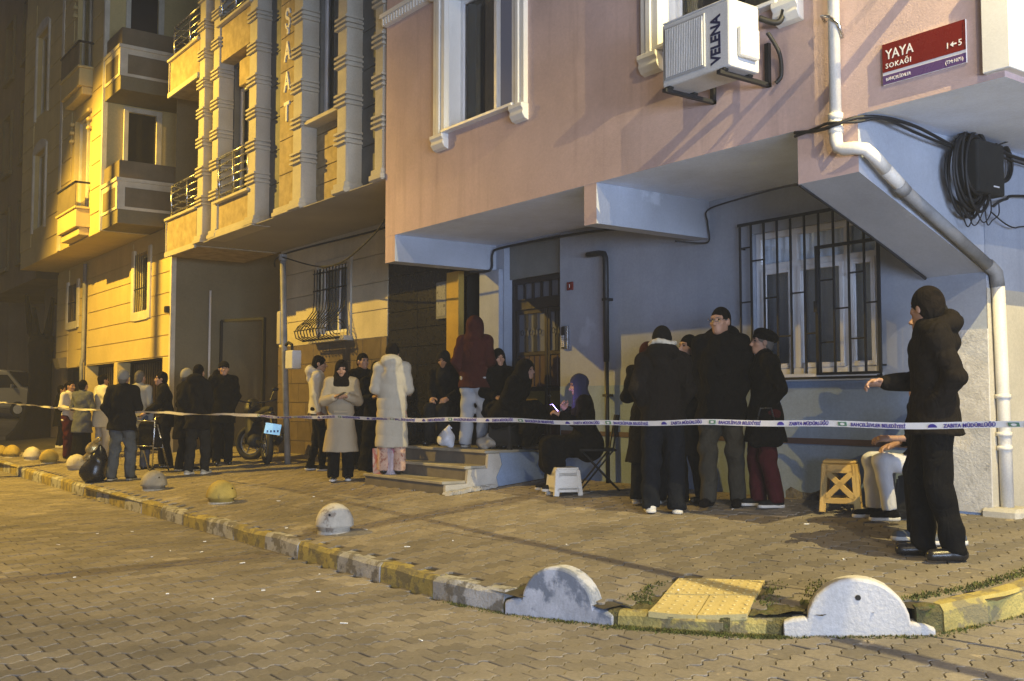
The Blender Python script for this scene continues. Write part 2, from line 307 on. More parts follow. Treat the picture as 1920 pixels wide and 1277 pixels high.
# ---------------------------------------------------------------- smooth body surfaces (a distance field meshed by surface nets)
def V3(*a): return np.array(a, dtype=float)
class Field:
    def __init__(s): s.p = []
    def rc(s, a, b, r1, r2=None, k=.03, sc=None, op='u'):
        s.p.append(('rc', np.array(a, float), np.array(b, float), r1, r1 if r2 is None else r2, k, sc, op)); return s
    def chain(s, pts, rs, k=.02, sc=None):
        for i in range(len(pts) - 1): s.rc(pts[i], pts[i + 1], rs[i], rs[i + 1], k, sc)
        return s
    def el(s, c, r, k=.02, op='u', rot=None):
        s.p.append(('el', np.array(c, float), np.array(r, float), rot, 0, k, None, op)); return s
    def cut(s, pt, n):                      # removes the side n points to
        n = np.array(n, float); n /= np.linalg.norm(n)
        s.p.append(('cut', np.array(pt, float), n, 0, 0, 0, None, 'c')); return s
    def mesh(s, h, wr=None, puff=None):
        lo = np.full(3, 1e9); hi = -lo
        for q in s.p:
            if q[7] != 'u': continue
            if q[0] == 'rc':
                r = max(q[3], q[4])
                lo = np.minimum(lo, np.minimum(q[1], q[2]) - r); hi = np.maximum(hi, np.maximum(q[1], q[2]) + r)
            else:
                r = np.full(3, q[2].max()) if q[3] is not None else q[2]
                lo = np.minimum(lo, q[1] - r); hi = np.maximum(hi, q[1] + r)
        lo -= .05 + 2 * h; hi += .05 + 2 * h
        n = np.ceil((hi - lo) / h).astype(int) + 1
        ax = [lo[i] + h * np.arange(n[i]) for i in range(3)]
        F = np.full(n, .25)
        for q in s.p:
            if q[0] == 'cut':
                d = sum(((ax[i] - q[1][i]) * q[2][i]).reshape([-1 if j == i else 1 for j in range(3)]) for i in range(3))
                F = np.maximum(F, d); continue
            k = q[5]; mar = k + 3 * h
            if q[0] == 'rc':
                r = max(q[3], q[4]); a = np.minimum(q[1], q[2]) - r - mar; b = np.maximum(q[1], q[2]) + r + mar
            else:
                r = np.full(3, q[2].max()) if q[3] is not None else q[2]
                a = q[1] - r - mar; b = q[1] + r + mar
            i0 = np.maximum(0, np.floor((a - lo) / h).astype(int)); i1 = np.minimum(n, np.ceil((b - lo) / h).astype(int) + 1)
            if (i1 <= i0).any(): continue
            sl = tuple(slice(i0[i], i1[i]) for i in range(3))
            X = ax[0][sl[0]][:, None, None]; Y = ax[1][sl[1]][None, :, None]; Z = ax[2][sl[2]][None, None, :]
            if q[0] == 'rc':
                A, Bp = q[1], q[2]; sx, sy, sz = q[6] if q[6] else (1, 1, 1)
                px, py, pz = (X - A[0]) / sx, (Y - A[1]) / sy, (Z - A[2]) / sz
                d = (Bp - A) / np.array([sx, sy, sz]); L2 = max(1e-9, float(d @ d))
                t = np.clip((px * d[0] + py * d[1] + pz * d[2]) / L2, 0, 1)
                D = np.sqrt((px - t * d[0]) ** 2 + (py - t * d[1]) ** 2 + (pz - t * d[2]) ** 2) - (q[3] + (q[4] - q[3]) * t)
                D = D * min(sx, sy, sz)
            else:
                px, py, pz = X - q[1][0], Y - q[1][1], Z - q[1][2]
                if q[3] is not None:
                    Rm = q[3]; px, py, pz = (Rm[0, 0] * px + Rm[1, 0] * py + Rm[2, 0] * pz, Rm[0, 1] * px + Rm[1, 1] * py + Rm[2, 1] * pz, Rm[0, 2] * px + Rm[1, 2] * py + Rm[2, 2] * pz)
                r = q[2]; k0 = np.sqrt((px / r[0]) ** 2 + (py / r[1]) ** 2 + (pz / r[2]) ** 2); k1 = np.sqrt((px / r[0] ** 2) ** 2 + (py / r[1] ** 2) ** 2 + (pz / r[2] ** 2) ** 2)
                D = k0 * (k0 - 1) / np.maximum(k1, 1e-6)
            S = F[sl]
            if q[7] == 'u':
                if k > 0:
                    hh = np.clip(.5 + .5 * (S - D) / k, 0, 1); F[sl] = S * (1 - hh) + D * hh - k * hh * (1 - hh)
                else: F[sl] = np.minimum(S, D)
            else:
                if k > 0:
                    hh = np.clip(.5 - .5 * (S + D) / k, 0, 1); F[sl] = S * (1 - hh) + (-D) * hh + k * hh * (1 - hh)
                else: F[sl] = np.maximum(S, -D)
        if wr or puff:
            X = ax[0][:, None, None]; Y = ax[1][None, :, None]; Z = ax[2][None, None, :]
            if wr:
                am, sd = wr
                F = F + am * (np.sin(31 * Z + 9 * X + 2.2 * np.sin(11 * X + sd) + 2 * np.sin(13 * Y + 2 * sd)) * .5 * (1 + np.sin(5.3 * Z + 4 * X + sd)) + .8 * np.sin(17 * X + 5 * Z + sd * 3 + 1.5 * np.sin(9 * Z)) * np.cos(15 * Y + 4 * Z + sd))
            if puff:
                am, pe = puff
                F = F - am * (np.abs(np.sin(np.pi * (Z + .010 * np.sin(9 * X) + .008 * np.sin(11 * Y)) / pe)) ** .45 - .6)
            F = F + 0 * (X + Y + Z)
        return nets(F, lo, h)
def nets(F, lo, h):
    S = F < 0
    n = np.array(F.shape)
    c = [(i, j, k) for i in (0, 1) for j in (0, 1) for k in (0, 1)]
    def sub(A, o): return A[o[0]:n[0] - 1 + o[0], o[1]:n[1] - 1 + o[1], o[2]:n[2] - 1 + o[2]]
    cnt = sum(sub(S, o).astype(np.int8) for o in c)
    act = (cnt > 0) & (cnt < 8)
    I, J, K = np.nonzero(act); m = len(I)
    if m == 0: return np.zeros((0, 3)), np.zeros((0, 4), int)
    idx = np.full(act.shape, -1); idx[I, J, K] = np.arange(m)
    acc = np.zeros((m, 3)); num = np.zeros(m)
    val = {o: F[I + o[0], J + o[1], K + o[2]] for o in c}
    for a in c:
        for ax in range(3):
            if a[ax] == 0:
                b = list(a); b[ax] = 1; b = tuple(b)
                va, vb = val[a], val[b]; cr = (va < 0) != (vb < 0)
                t = np.where(cr, va / np.where(cr, va - vb, 1), 0)
                for d in range(3):
                    acc[:, d] += np.where(cr, a[d] + (t if d == ax else 0), 0)
                num += cr
    P = lo + h * (np.stack([I, J, K], 1) + acc / np.maximum(num, 1)[:, None])
    faces = []
    for ax in range(3):
        u, v = (ax + 1) % 3, (ax + 2) % 3
        sa = [slice(None)] * 3; sb = [slice(None)] * 3
        sa[ax] = slice(0, -1); sb[ax] = slice(1, None)
        A = S[tuple(sa)]; Bq = S[tuple(sb)]
        e = np.argwhere(A != Bq)
        ok = (e[:, u] > 0) & (e[:, v] > 0) & (e[:, u] < n[u] - 1) & (e[:, v] < n[v] - 1); e = e[ok]
        if not len(e): continue
        def cell(du, dv):
            q = e.copy(); q[:, u] += du; q[:, v] += dv; return idx[q[:, 0], q[:, 1], q[:, 2]]
        q = np.stack([cell(-1, -1), cell(0, -1), cell(0, 0), cell(-1, 0)], 1)
        fl = ~A[e[:, 0], e[:, 1], e[:, 2]]
        q[fl] = q[fl][:, ::-1]
        faces.append(q)
    return P, np.concatenate(faces)
def np_mesh(name, parts, mats, parent, scale=1.0, local=True, smooth=True):
    """parts: list of (P, Q, material index) joined into ONE mesh"""
    vs = []; fs = []; mi = []; b = 0
    for P, Q, k in parts:
        vs.append(P * scale); fs.append(Q + b); mi += [k] * len(Q); b += len(P)
    vs = np.concatenate(vs); fs = np.concatenate(fs)
    me = bpy.data.meshes.new(name)
    me.vertices.add(len(vs)); me.vertices.foreach_set('co', vs.astype(np.float32).ravel())
    me.loops.add(fs.size); me.loops.foreach_set('vertex_index', fs.astype(np.int32).ravel())
    me.polygons.add(len(fs)); me.polygons.foreach_set('loop_start', np.arange(0, fs.size, 4, dtype=np.int32)); me.polygons.foreach_set('loop_total', np.full(len(fs), 4, dtype=np.int32))
    for m in mats: me.materials.append(m)
    if len(mats) > 1: me.polygons.foreach_set('material_index', np.array(mi, dtype=np.int32))
    me.update(calc_edges=True)
    if smooth: me.polygons.foreach_set('use_smooth', np.ones(len(fs), dtype=bool))
    return link(name, me, parent, local)
def rotm(yaw=0, pitch=0):
    cy, sy, cp, sp = math.cos(yaw), math.sin(yaw), math.cos(pitch), math.sin(pitch)
    return np.array([[cy, -sy, 0], [sy, cy, 0], [0, 0, 1]]) @ np.array([[1, 0, 0], [0, cp, -sp], [0, sp, cp]])
def unit(v): v = np.array(v, float); return v / np.linalg.norm(v)
def hand_field(f, wrist, d, up, curl=.5, side=1):
    """palm, four fingers of unequal length in three bent pieces, thumb from the side; d = pointing direction, up = back of the hand"""
    d = unit(d); up = unit(np.array(up) - d * (np.array(up) @ d)); x = np.cross(d, up) * side
    w = np.array(wrist)
    f.rc(w - d * .05, w + d * .02, .026, .027, .02)
    f.rc(w + d * .03 - x * .018, w + d * .085 - x * .024, .018, .017, .02); f.rc(w + d * .03 + x * .016, w + d * .085 + x * .022, .019, .017, .02); f.rc(w + d * .03, w + d * .088, .019, .017, .02)
    for i, (o, L) in enumerate(((-.031, .062), (-.010, .078), (.011, .083), (.031, .072))):
        p = w + d * .088 + x * o; a = .25 * curl; dd = d
        for j, fr in enumerate((.45, .32, .25)):
            a += curl * (.35 + .35 * j); dd = d * math.cos(a) - up * math.sin(a)
            q = p + dd * L * fr; f.rc(p, q, .0092 - .0006 * j, .0086 - .0008 * j, .004); p = q
    t0 = w + d * .03 + x * .03; t1 = t0 + unit(d * .7 + x * .75 - up * .25) * .045; t2 = t1 + unit(d * .95 + x * .15 - up * (.3 + .3 * curl)) * .035
    f.rc(t0, t1, .014, .011, .01); f.rc(t1, t2, .011, .009, .004)

def person(label, loc, fa, H=1.72, skin='skin', lean=0.0, head_yaw=0, head_pitch=0, seat=None, stance=.10, step=.05,
           armL='down', armR='down', curl=.5, coat=None, trousers=None, skirt=None, shoes=None, hair=None, hat=None, hood=None, scarf=None, collar=None,
           detail=1, group='people waiting in the street', build=1.0, feet=None, extra=None, hands=True):
    """fa: 0 faces the camera, 90 faces image right, 180 turned away"""
    psi = -36.394 + fa
    root = empty('person', loc, label, 'person', group, rz=R(psi - 90))
    s = H / 1.75; sd = rnd.uniform(0, 9)
    hv = {1: .013, 2: .017, 3: .022}[detail]; hh = {1: .0075, 2: .010, 3: .013}[detail]
    # ---- skeleton
    pel = V3(0, 0, .95) if seat is None else V3(0, 0, seat / s + .10)
    up = V3(0, math.sin(lean), math.cos(lean)); fw = V3(0, math.cos(lean), -math.sin(lean))
    C = pel + up * .36; NK = pel + up * .545; HD = NK + up * .125 + fw * .025
    sh = {-1: pel + up * .475 + V3(-.168 * build, 0, 0), 1: pel + up * .475 + V3(.168 * build, 0, 0)}
    hip = {-1: pel + V3(-.09, 0, -.03), 1: pel + V3(.09, 0, -.03)}
    kn = {}; an = {}
    for q in (-1, 1):
        if feet and q in feet: an[q] = V3(*feet[q])
        elif seat is None: an[q] = V3(q * stance, q * step, .085)
        else: an[q] = V3(q * stance, .40 + q * step * .5, .085)
        D = an[q] - hip[q]; L = np.linalg.norm(D); l1, l2 = (.425, .425) if seat is not None else (L * .503, L * .503)
        if seat is not None: l1 = .43
        Lc = min(L, l1 + l2 - .002); a = (l1 * l1 - l2 * l2 + Lc * Lc) / (2 * Lc); hgt = math.sqrt(max(0, l1 * l1 - a * a))
        dn = D / L; pf = V3(q * .12, 1, 0) if seat is None else V3(0, .5, 1); pf = unit(pf - dn * (pf @ dn)); kn[q] = hip[q] + dn * a + pf * hgt
    el = {}; wr = {}; hd = {}; hu = {}
    for q, spec in ((-1, armL), (1, armR)):
        if spec == 'down': e, h_ = (q * .17, -.05, -1), (q * -.02, .22, -1)
        elif spec == 'pocket': e, h_ = (q * .26, -.30, -1), (-q * .36, .50, -.80)
        elif spec == 'chest': e, h_ = (q * .30, .05, -1), (-q * .55, .85, .15)
        elif spec == 'bent': e, h_ = (q * .22, -.08, -1), (-q * .1, 1, -.15)
        elif spec == 'crossed': e, h_ = (q * .3, .1, -1), (-q * 1.0, .42, .12)
        elif spec == 'phone': e, h_ = (q * .22, .1, -1), (-q * .45, .8, .45)
        elif spec == 'lap': e, h_ = (q * .2, .15, -1), (-q * .4, .9, -.25)
        else: e, h_ = spec[0], spec[1]
        Rt = np.array([[1, 0, 0], [0, math.cos(lean), math.sin(lean)], [0, -math.sin(lean), math.cos(lean)]])
        el[q] = sh[q] + (Rt @ unit(e)) * .285; hd[q] = Rt @ unit(h_); wr[q] = el[q] + hd[q] * .245
        hu[q] = V3(q * .8, .3, 0) if abs(hd[q][2]) > .7 else V3(q * .5, 0, 1)
    yaw = R(head_yaw); pit = R(head_pitch); HR = rotm(yaw, pit)
    def hp(*a): return HD + HR @ np.array(a, float)
    # ---- body: one continuous surface
    f = Field()
    f.rc(pel + up * .0, C, .115 * build, .135 * build, .05, (1.12, .70, 1)); f.rc(sh[-1] + V3(.04, 0, 0), sh[1] - V3(.04, 0, 0), .055, .055, .05); f.rc(C, NK, .09, .05, .05)
    for q in (-1, 1):
        f.rc(hip[q], kn[q], .078, .052, .04); f.rc(kn[q], an[q], .050, .034, .03); f.rc(an[q] - V3(0, .03, .045), an[q] + V3(0, .13, -.055), .032, .026, .03)
        f.rc(sh[q], el[q], .043, .035, .03); f.rc(el[q], wr[q], .035, .024, .02)
    body = [f.mesh(max(.02, hv)) + (0,)]
    f = Field()
    f.el(hp(0, -.012, .022), (.076, .096, .100), .02, rot=HR); f.el(hp(0, .026, -.045), (.058, .070, .072), .03, rot=HR); f.el(hp(0, .062, -.092), (.030, .026, .022), .03, rot=HR)
    f.rc(hp(0, -.018, -.07), NK - up * .03, .052, .058, .03)
    f.rc(hp(0, .086, .014), hp(0, .112, -.028), .008, .013, .012); f.el(hp(0, .10, -.033), (.018, .012, .010), .008, rot=HR)
    f.rc(hp(-.045, .070, .034), hp(.045, .070, .034), .011, .011, .02)
    for q in (-1, 1):
        f.el(hp(q * .031, .094, .012), (.018, .014, .012), .012, 's', rot=HR); f.el(hp(q * .044, .060, -.022), (.022, .02, .02), .02, rot=HR)
        f.el(hp(q * .078, -.008, -.008), (.010, .022, .033), .008, rot=HR)
    f.el(hp(0, .086, -.060), (.024, .012, .006), .006, rot=HR); f.el(hp(0, .083, -.072), (.021, .012, .007), .006, rot=HR)
    body.append(f.mesh(hh) + (0,))
    for q in (-1, 1):
        if (armL if q < 0 else armR) != 'pocket':
            f = Field(); hand_field(f, wr[q], hd[q], hu[q], curl, -q)
            body.append(f.mesh({1: .0058, 2: .0075, 3: .010}[detail]) + (0,))
    np_mesh('body', body, [M[skin]], root, s)
    if detail < 3:
        f = Field()
        for q in (-1, 1): f.el(hp(q * .031, .079, .012), (.0125, .012, .008), 0, rot=HR)
        np_mesh('eyes', [f.mesh(.005) + (0,)], [M['eye']], root, s)
        f = Field()
        for q in (-1, 1): f.rc(hp(q * .016, .090, .033), hp(q * .048, .076, .033), .0045, .0035, .002)
        if not (hood or hat == 'none'): np_mesh('eyebrows', [f.mesh(.004) + (0,)], [CL['hair']], root, s)
    # ---- hair
    if hair:
        m, kind = hair; f = Field()
        f.el(hp(0, -.018, .032), (.0825, .105, .104), .02, rot=HR); f.el(hp(0, -.058, -.03), (.068, .058, .070), .03, rot=HR)
        if kind == 'long': f.rc(hp(0, -.07, -.03), NK - fw * .09 - up * .16, .075, .07, .04, (1.1, .7, 1))
        if kind == 'bun': f.el(hp(0, -.125, .035), (.045, .045, .045), .02)
        f.el(hp(0, .112, -.050), (.085, .085, .112), .012, 's', rot=HR)
        if kind != 'long': f.el(hp(0, .065, -.075), (.12, .075, .085), .012, 's', rot=HR)
        np_mesh('hair', [f.mesh(hh, (.006, sd)) + (0,)], [CL[m]], root, s)
    if hat:
        if hat[1] == 'skullcap':
            f = Field(); f.el(hp(0, -.018, .036), (.090, .108, .108), .02, rot=HR); f.el(hp(0, -.055, -.01), (.078, .07, .09), .03, rot=HR); f.el(hp(0, .118, -.05), (.075, .085, .105), .015, 's', rot=HR)
            np_mesh('knit_hat', [f.mesh(hh, (.002, sd)) + (0,)], [CL[hat[0]]], root, s)
        elif hat[1] == 'beanie':
            f = Field(); f.el(hp(0, -.016, .034), (.090, .110, .112), .02, rot=HR); f.el(hp(0, -.05, .0), (.078, .07, .085), .02, rot=HR); f.cut(hp(0, .04, .032), HR @ V3(0, .45, -1)); f2 = Field()
            f2.el(hp(0, -.016, .030), (.095, .114, .10), .02, rot=HR); f2.cut(hp(0, .04, .028), HR @ V3(0, .45, -1)); f2.cut(hp(0, .04, .066), HR @ V3(0, -.45, 1))
            np_mesh('beanie', [f.mesh(hh, (.002, sd)) + (0,), f2.mesh(hh, (.0015, sd)) + (0,)], [CL[hat[0]]], root, s)
        elif hat[1] == 'beret':
            f = Field(); f.el(hp(0, -.045, .070), (.118, .128, .066), .02, rot=HR @ rotm(0, .35)); f.el(hp(0, -.02, .045), (.092, .11, .07), .02, rot=HR); f.cut(hp(0, .05, .03), HR @ V3(0, .25, -1))
            np_mesh('beret', [f.mesh(hh, (.003, sd)) + (0,)], [CL[hat[0]]], root, s)
        elif hat[1] == 'cap':
            f = Field(); f.el(hp(0, -.012, .036), (.091, .110, .098), .02, rot=HR); f.cut(hp(0, 0, .0), HR @ V3(0, .3, -1)); f.el(hp(0, .115, .045), (.07, .075, .012), .01, rot=HR)
            np_mesh('cap', [f.mesh(hh) + (0,)], [CL[hat[0]]], root, s)
    if scarf:                                   # head scarf draped to the shoulders
        f = Field(); f.el(hp(0, -.014, .024), (.093, .112, .116), .02, rot=HR); f.rc(hp(0, .0, -.06), NK - up * .04 + fw * .01, .088, .118, .05, (1.05, .85, 1)); f.rc(NK - up * .02, NK - up * .11 + fw * .03, .11, .14, .05, (1.05, .75, 1))
        f.el(hp(0, .115, -.022), (.054, .07, .074), .02, 's', rot=HR)
        np_mesh('head_scarf', [f.mesh(hh, (.004, sd)) + (0,)], [CL[scarf]], root, s)
    if hood == 'up' and coat:
        f = Field(); f.el(hp(0, -.03, .026), (.118, .134, .132), .03, rot=HR); f.rc(hp(0, -.03, -.08), NK - up * .03 - fw * .02, .11, .125, .05, (1.1, .9, 1))
        f.el(hp(0, .14, -.02), (.07, .10, .095), .03, 's', rot=HR)
        np_mesh('hood', [f.mesh(hh * 1.2, (.006, sd)) + (0,)], [CL[coat['m']]], root, s)
    # ---- coat, jacket or shirt
    if coat:
        t = coat.get('t', .03); long = coat.get('long', .82); fl = coat.get('flare', .02); f = Field(); bd = build
        hemz = long
        f.rc(pel + up * .02, C, (.118 + t * .75) * bd, (.130 + t * .75) * bd, .05, (1.12, .80, 1)); f.rc(sh[-1] + V3(.035, 0, -.015), sh[1] - V3(.035, 0, .015), .056 + t * .4, .056 + t * .4, .05); f.rc(C, NK - up * .015, .095 + t * .5, .058 + t * .4, .06)
        if seat is None:
            b0 = V3(0, pel[1], min(long, .9)); f.rc(pel, b0, (.128 + t * .8) * bd, (.133 + t * .9 + fl) * bd, .05, (1.12, .84 if long > .7 else 1.02, 1))
            
        else:
            for q in (-1, 1):
                f.rc(hip[q], kn[q] if coat.get('lap', True) else (hip[q] + (kn[q] - hip[q]) * .3), .092 + t, .07 + t, .07)
                if coat.get('drop'): f.rc(kn[q], kn[q] + (an[q] - kn[q]) * coat['drop'], .07 + t, .085 + t, .06)
            f.rc(pel, pel - V3(0, .03, .04), .14 + t, .15 + t, .06, (1.15, .9, 1))
        sw = coat.get('sleeve', .0)
        for q in (-1, 1): f.rc(NK - up * .035, sh[q] + V3(q * .005, 0, .0), .056 + t * .35, .050 + t * .42, .05)
        for q in (-1, 1):
            w_ = el[q] + (wr[q] - el[q]) * coat.get('cuff', .93)
            f.rc(sh[q], el[q], .050 + t * .50 + sw, .044 + t * .48 + sw, .045); f.rc(el[q], w_, .044 + t * .5 + sw, .036 + t * .38 + sw, .02)
        if collar == 'stand': f.rc(NK + V3(-.02, .01, -.01), NK + V3(.02, .01, .0) + up * .035, .075, .078, .03, (1, .95, 1))
        if collar == 'shawl':
            f.rc(NK + V3(-.07, .02, -.03), NK + V3(-.05, .10, -.17), .028, .022, .02); f.rc(NK + V3(.07, .02, -.03), NK + V3(.05, .10, -.17), .028, .022, .02)
        if hood == 'down':
            pts = [NK + V3(.105 * math.cos(a), -.03 + .105 * math.sin(a), .0 - .03 * math.sin(a)) for a in np.linspace(.25, -math.pi - .25, 9)]
            f.chain(pts, [.035, .045, .052, .058, .06, .058, .052, .045, .035], .03); f.rc(NK + V3(0, -.10, .02), NK + V3(0, -.15, -.10), .07, .045, .05, (1.3, .6, 1))
        if seat is None: f.cut(V3(0, 0, hemz), (0, 0, -1))
        else: f.cut(V3(0, 0, max(.03, (seat / s) - .36 if coat.get('drop') else seat / s - .12)), (0, 0, -1))
        np_mesh(coat.get('name', 'coat'), [f.mesh(hv, (coat.get('wr', .008), sd), coat.get('puff')) + (0,)], [CL[coat['m']]], root, s)
        if coat.get('trim'):                    # pale lining round the hood
            f = Field(); pts = [NK + V3(.118 * math.cos(a), -.03 + .125 * math.sin(a), .085 - .02 * math.sin(a) + .012 * math.cos(3 * a)) for a in np.linspace(.1, -math.pi - .1, 9)]
            f.chain(pts, [.018, .022, .024, .026, .027, .026, .024, .022, .018], .01); np_mesh('hood_lining', [f.mesh(.009, (.003, sd)) + (0,)], [CL[coat['trim']]], root, s)
    # ---- legs
    if trousers:
        m = trousers[0]; wd = trousers[1] if len(trousers) > 1 else .0; f = Field()
        f.rc(pel + up * .02, pel - V3(0, 0, .04), .112, .122, .05, (1.12, .78, 1))
        for q in (-1, 1):
            f.rc(hip[q], kn[q], .098 + wd * .4, .066 + wd * .7, .04); f.rc(kn[q], an[q] + V3(0, -.012, -.01), .066 + wd * .7, .050 + wd, .03)
        f.cut(V3(0, 0, trousers[2] if len(trousers) > 2 else .045), (0, 0, -1))
        np_mesh('trousers', [f.mesh(hv, (.009, sd + 2)) + (0,)], [CL[m]], root, s)
    if skirt:
        m, z0, r0 = skirt; f = Field(); f.rc(pel + up * .1, V3(0, 0, z0 - .02), .14, r0, .05, (1.1, .85, 1)); f.cut(V3(0, 0, z0), (0, 0, -1)); f.cut(pel + up * .12, up)
        np_mesh('skirt', [f.mesh(hv, (.009, sd)) + (0,)], [CL[m]], root, s)
    # ---- shoes
    if shoes:
        m, sole = shoes
        for q in (-1, 1):
            a = an[q]; zz = a[2] - .085; f = Field(); hs = {1: .008, 2: .011, 3: .014}[detail]
            f.rc(V3(a[0], a[1] - .045, zz + .045), V3(a[0] + q * .012, a[1] + .13, zz + .036), .046, .042, .02, (1, 1, .95)); f.rc(V3(a[0], a[1] - .02, zz + .05), V3(a[0], a[1] - .015, zz + .105), .046, .044, .03); f.cut(V3(0, 0, zz + (.022 if sole else .004)), (0, 0, -1))
            sh_ = np_mesh('shoe', [f.mesh(hs) + (0,)], [CL[m]], root, s)
            if sole:
                f = Field(); f.rc(V3(a[0], a[1] - .048, zz + .02), V3(a[0] + q * .012, a[1] + .134, zz + .02), .051, .047, .01); f.cut(V3(0, 0, zz + .034), (0, 0, 1)); f.cut(V3(0, 0, zz + .003), (0, 0, -1))
                np_mesh('sole', [f.mesh(hs * .8) + (0,)], [CL[sole]], sh_, s)
    root['_j'] = 0
    del root['_j']
    Mx = Matrix.Translation(Vector(loc)) @ Matrix.Rotation(R(psi - 90), 4, 'Z')
    def world(p): return Mx @ Vector((float(p[0] * s), float(p[1] * s), float(p[2] * s)))
    return root, dict(wr={q: world(wr[q]) for q in (-1, 1)}, hand={q: world(wr[q] + hd[q] * .11) for q in (-1, 1)}, head=world(HD), M=Mx, s=s, NK=world(NK), hp=lambda *a: world(hp(*a)), hd=hd)
# ---------------------------------------------------------------- ground, road, pavement, kerb
KERB = [(-60, 5.6), (-40, 5.0), (-32, 4.72), (-26.3, 4.50), (-20, 4.33), (-14, 4.20), (-9.65, 4.16), (-7.2, 4.14), (-6.3, 4.14), (-5.75, 4.21), (-4.99, 4.44), (-4.2, 4.79), (-3.72, 5.10), (-3.38, 5.42), (-3.20, 5.95), (-3.12, 6.7), (-3.10, 8), (-3.10, 16)]
def rz_(y): return max(0.0, .1 * (y - 4.15))
def kerb_dist(x, y):
    """signed distance to the kerb line: positive on the pavement side"""
    best = 1e9; sg = 1
    for (ax, ay), (bx, by) in zip(KERB[:-1], KERB[1:]):
        dx, dy = bx - ax, by - ay; L = dx * dx + dy * dy; t = max(0, min(1, ((x - ax) * dx + (y - ay) * dy) / L))
        qx, qy = ax + dx * t, ay + dy * t; d = math.hypot(x - qx, y - qy)
        if d < best - 1e-9: best = d; sg = 1 if dx * (y - ay) - dy * (x - ax) > 0 else -1
    return best * sg
ground = MB()
ground.quad((-120, -70, -.35), (70, -70, -.35), (70, 90, -.35), (-120, 90, -.35)); tag(ground.build('ground', M['earth']), kind='structure')
road = MB()
xs = [-60, -40, -30, -20, -10, -5, 0, 6, 30]
for i in range(len(xs) - 1):
    for ya, yb in ((-12, 0), (0, 4.15), (4.15, 6), (6, 10), (10, 20)):
        def zf(x, y): return (rz_(y) if x > -8 else 0) - .016 + (max(0, -30 - x) * .055)
        if ya >= 4.15 and xs[i] < -5: continue
        road.quad((xs[i], ya, zf(xs[i], ya)), (xs[i + 1], ya, zf(xs[i + 1], ya)), (xs[i + 1], yb, zf(xs[i + 1], yb)), (xs[i], yb, zf(xs[i], yb)))
road = tag(road.build('road', M['joint']), kind='structure')
# far end: the street climbs to a cross street
far = MB()
far.quad((-30, 4.4, .0), (-30, -12, .0), (-60, -12, 1.64), (-60, 4.4, 1.64))
far.quad((-33, 4.4, .17), (-33, 30, .17), (-60, 30, 1.64), (-60, 4.4, 1.64)); tag(far.build('street_rise', M['paver']), kind='structure')
def dip(x, y): return .062 * math.exp(-((x + 4.52) ** 2 / .40 + (y - 4.62) ** 2 / .16))     # the dropped kerb
def pz(x, y): return gz(y) - dip(x, y)
pave = MB(); V = []; F = []; step_ = .2; idx_ = {}
def pv(i, j):
    if (i, j) not in idx_:
        x, y = -34 + i * step_, 4.0 + j * step_; idx_[(i, j)] = len(V); V.append((x, y, pz(x, y) - .015))
    return idx_[(i, j)]
for i in range(int(31 / step_)):
    for j in range(int(6 / step_)):
        x, y = -34 + (i + .5) * step_, 4.0 + (j + .5) * step_
        if kerb_dist(x, y) > .04: F.append((pv(i, j), pv(i + 1, j), pv(i + 1, j + 1), pv(i, j + 1)))
pave.add(V, F)
pave.quad((-4.6, 10, gz(10) - .016), (-3.12, 10, gz(10) - .016), (-3.12, 16, gz(16) - .016), (-4.6, 16, gz(16) - .016)); pave.quad((-30, 10, gz(10) - .016), (-14, 10, gz(10) - .016), (-14, 14, gz(10)), (-30, 14, gz(10)))
pave = tag(pave.build('pavement', M['joint']), kind='structure')

# interlocking blocks: straight short edges along x, wavy long edges
PW, PL = .152, .240
def paver_outline(g):
    a = .019; ys = [0, .018, .040, .080, .102, .12, .138, .160, .200, .222, .24]; fx = [0, a, a, -a, -a, 0, a, a, -a, -a, 0]
    left = [(f + g, y) for f, y in zip(fx, ys)]; right = [(PW + f - g, y) for f, y in zip(fx, ys)]
    left[0] = (left[0][0], g); right[0] = (right[0][0], g); left[-1] = (left[-1][0], PL - g); right[-1] = (right[-1][0], PL - g)
    return [(x - PW / 2, y - PL / 2) for x, y in right + left[::-1]]
O_top = paver_outline(.0075); O_edge = paver_outline(.0035)
def paver_geo():
    n = len(O_top); vs = [(x, y, 0) for x, y in O_top] + [(x, y, -.004) for x, y in O_edge] + [(x, y, -.022) for x, y in O_edge]
    fs = [tuple(range(n))] + [(i + n, (i + 1) % n + n, (i + 1) % n, i) for i in range(n)] + [(i + 2 * n, (i + 1) % n + 2 * n, (i + 1) % n + n, i + n) for i in range(n)]
    return vs, fs
PV, PF = paver_geo()
def paver_mesh(mat):
    me = bpy.data.meshes.new('paving_block'); me.from_pydata(PV, [], PF); me.materials.append(mat); return me
camv = Vector((0, 0, 1.42))
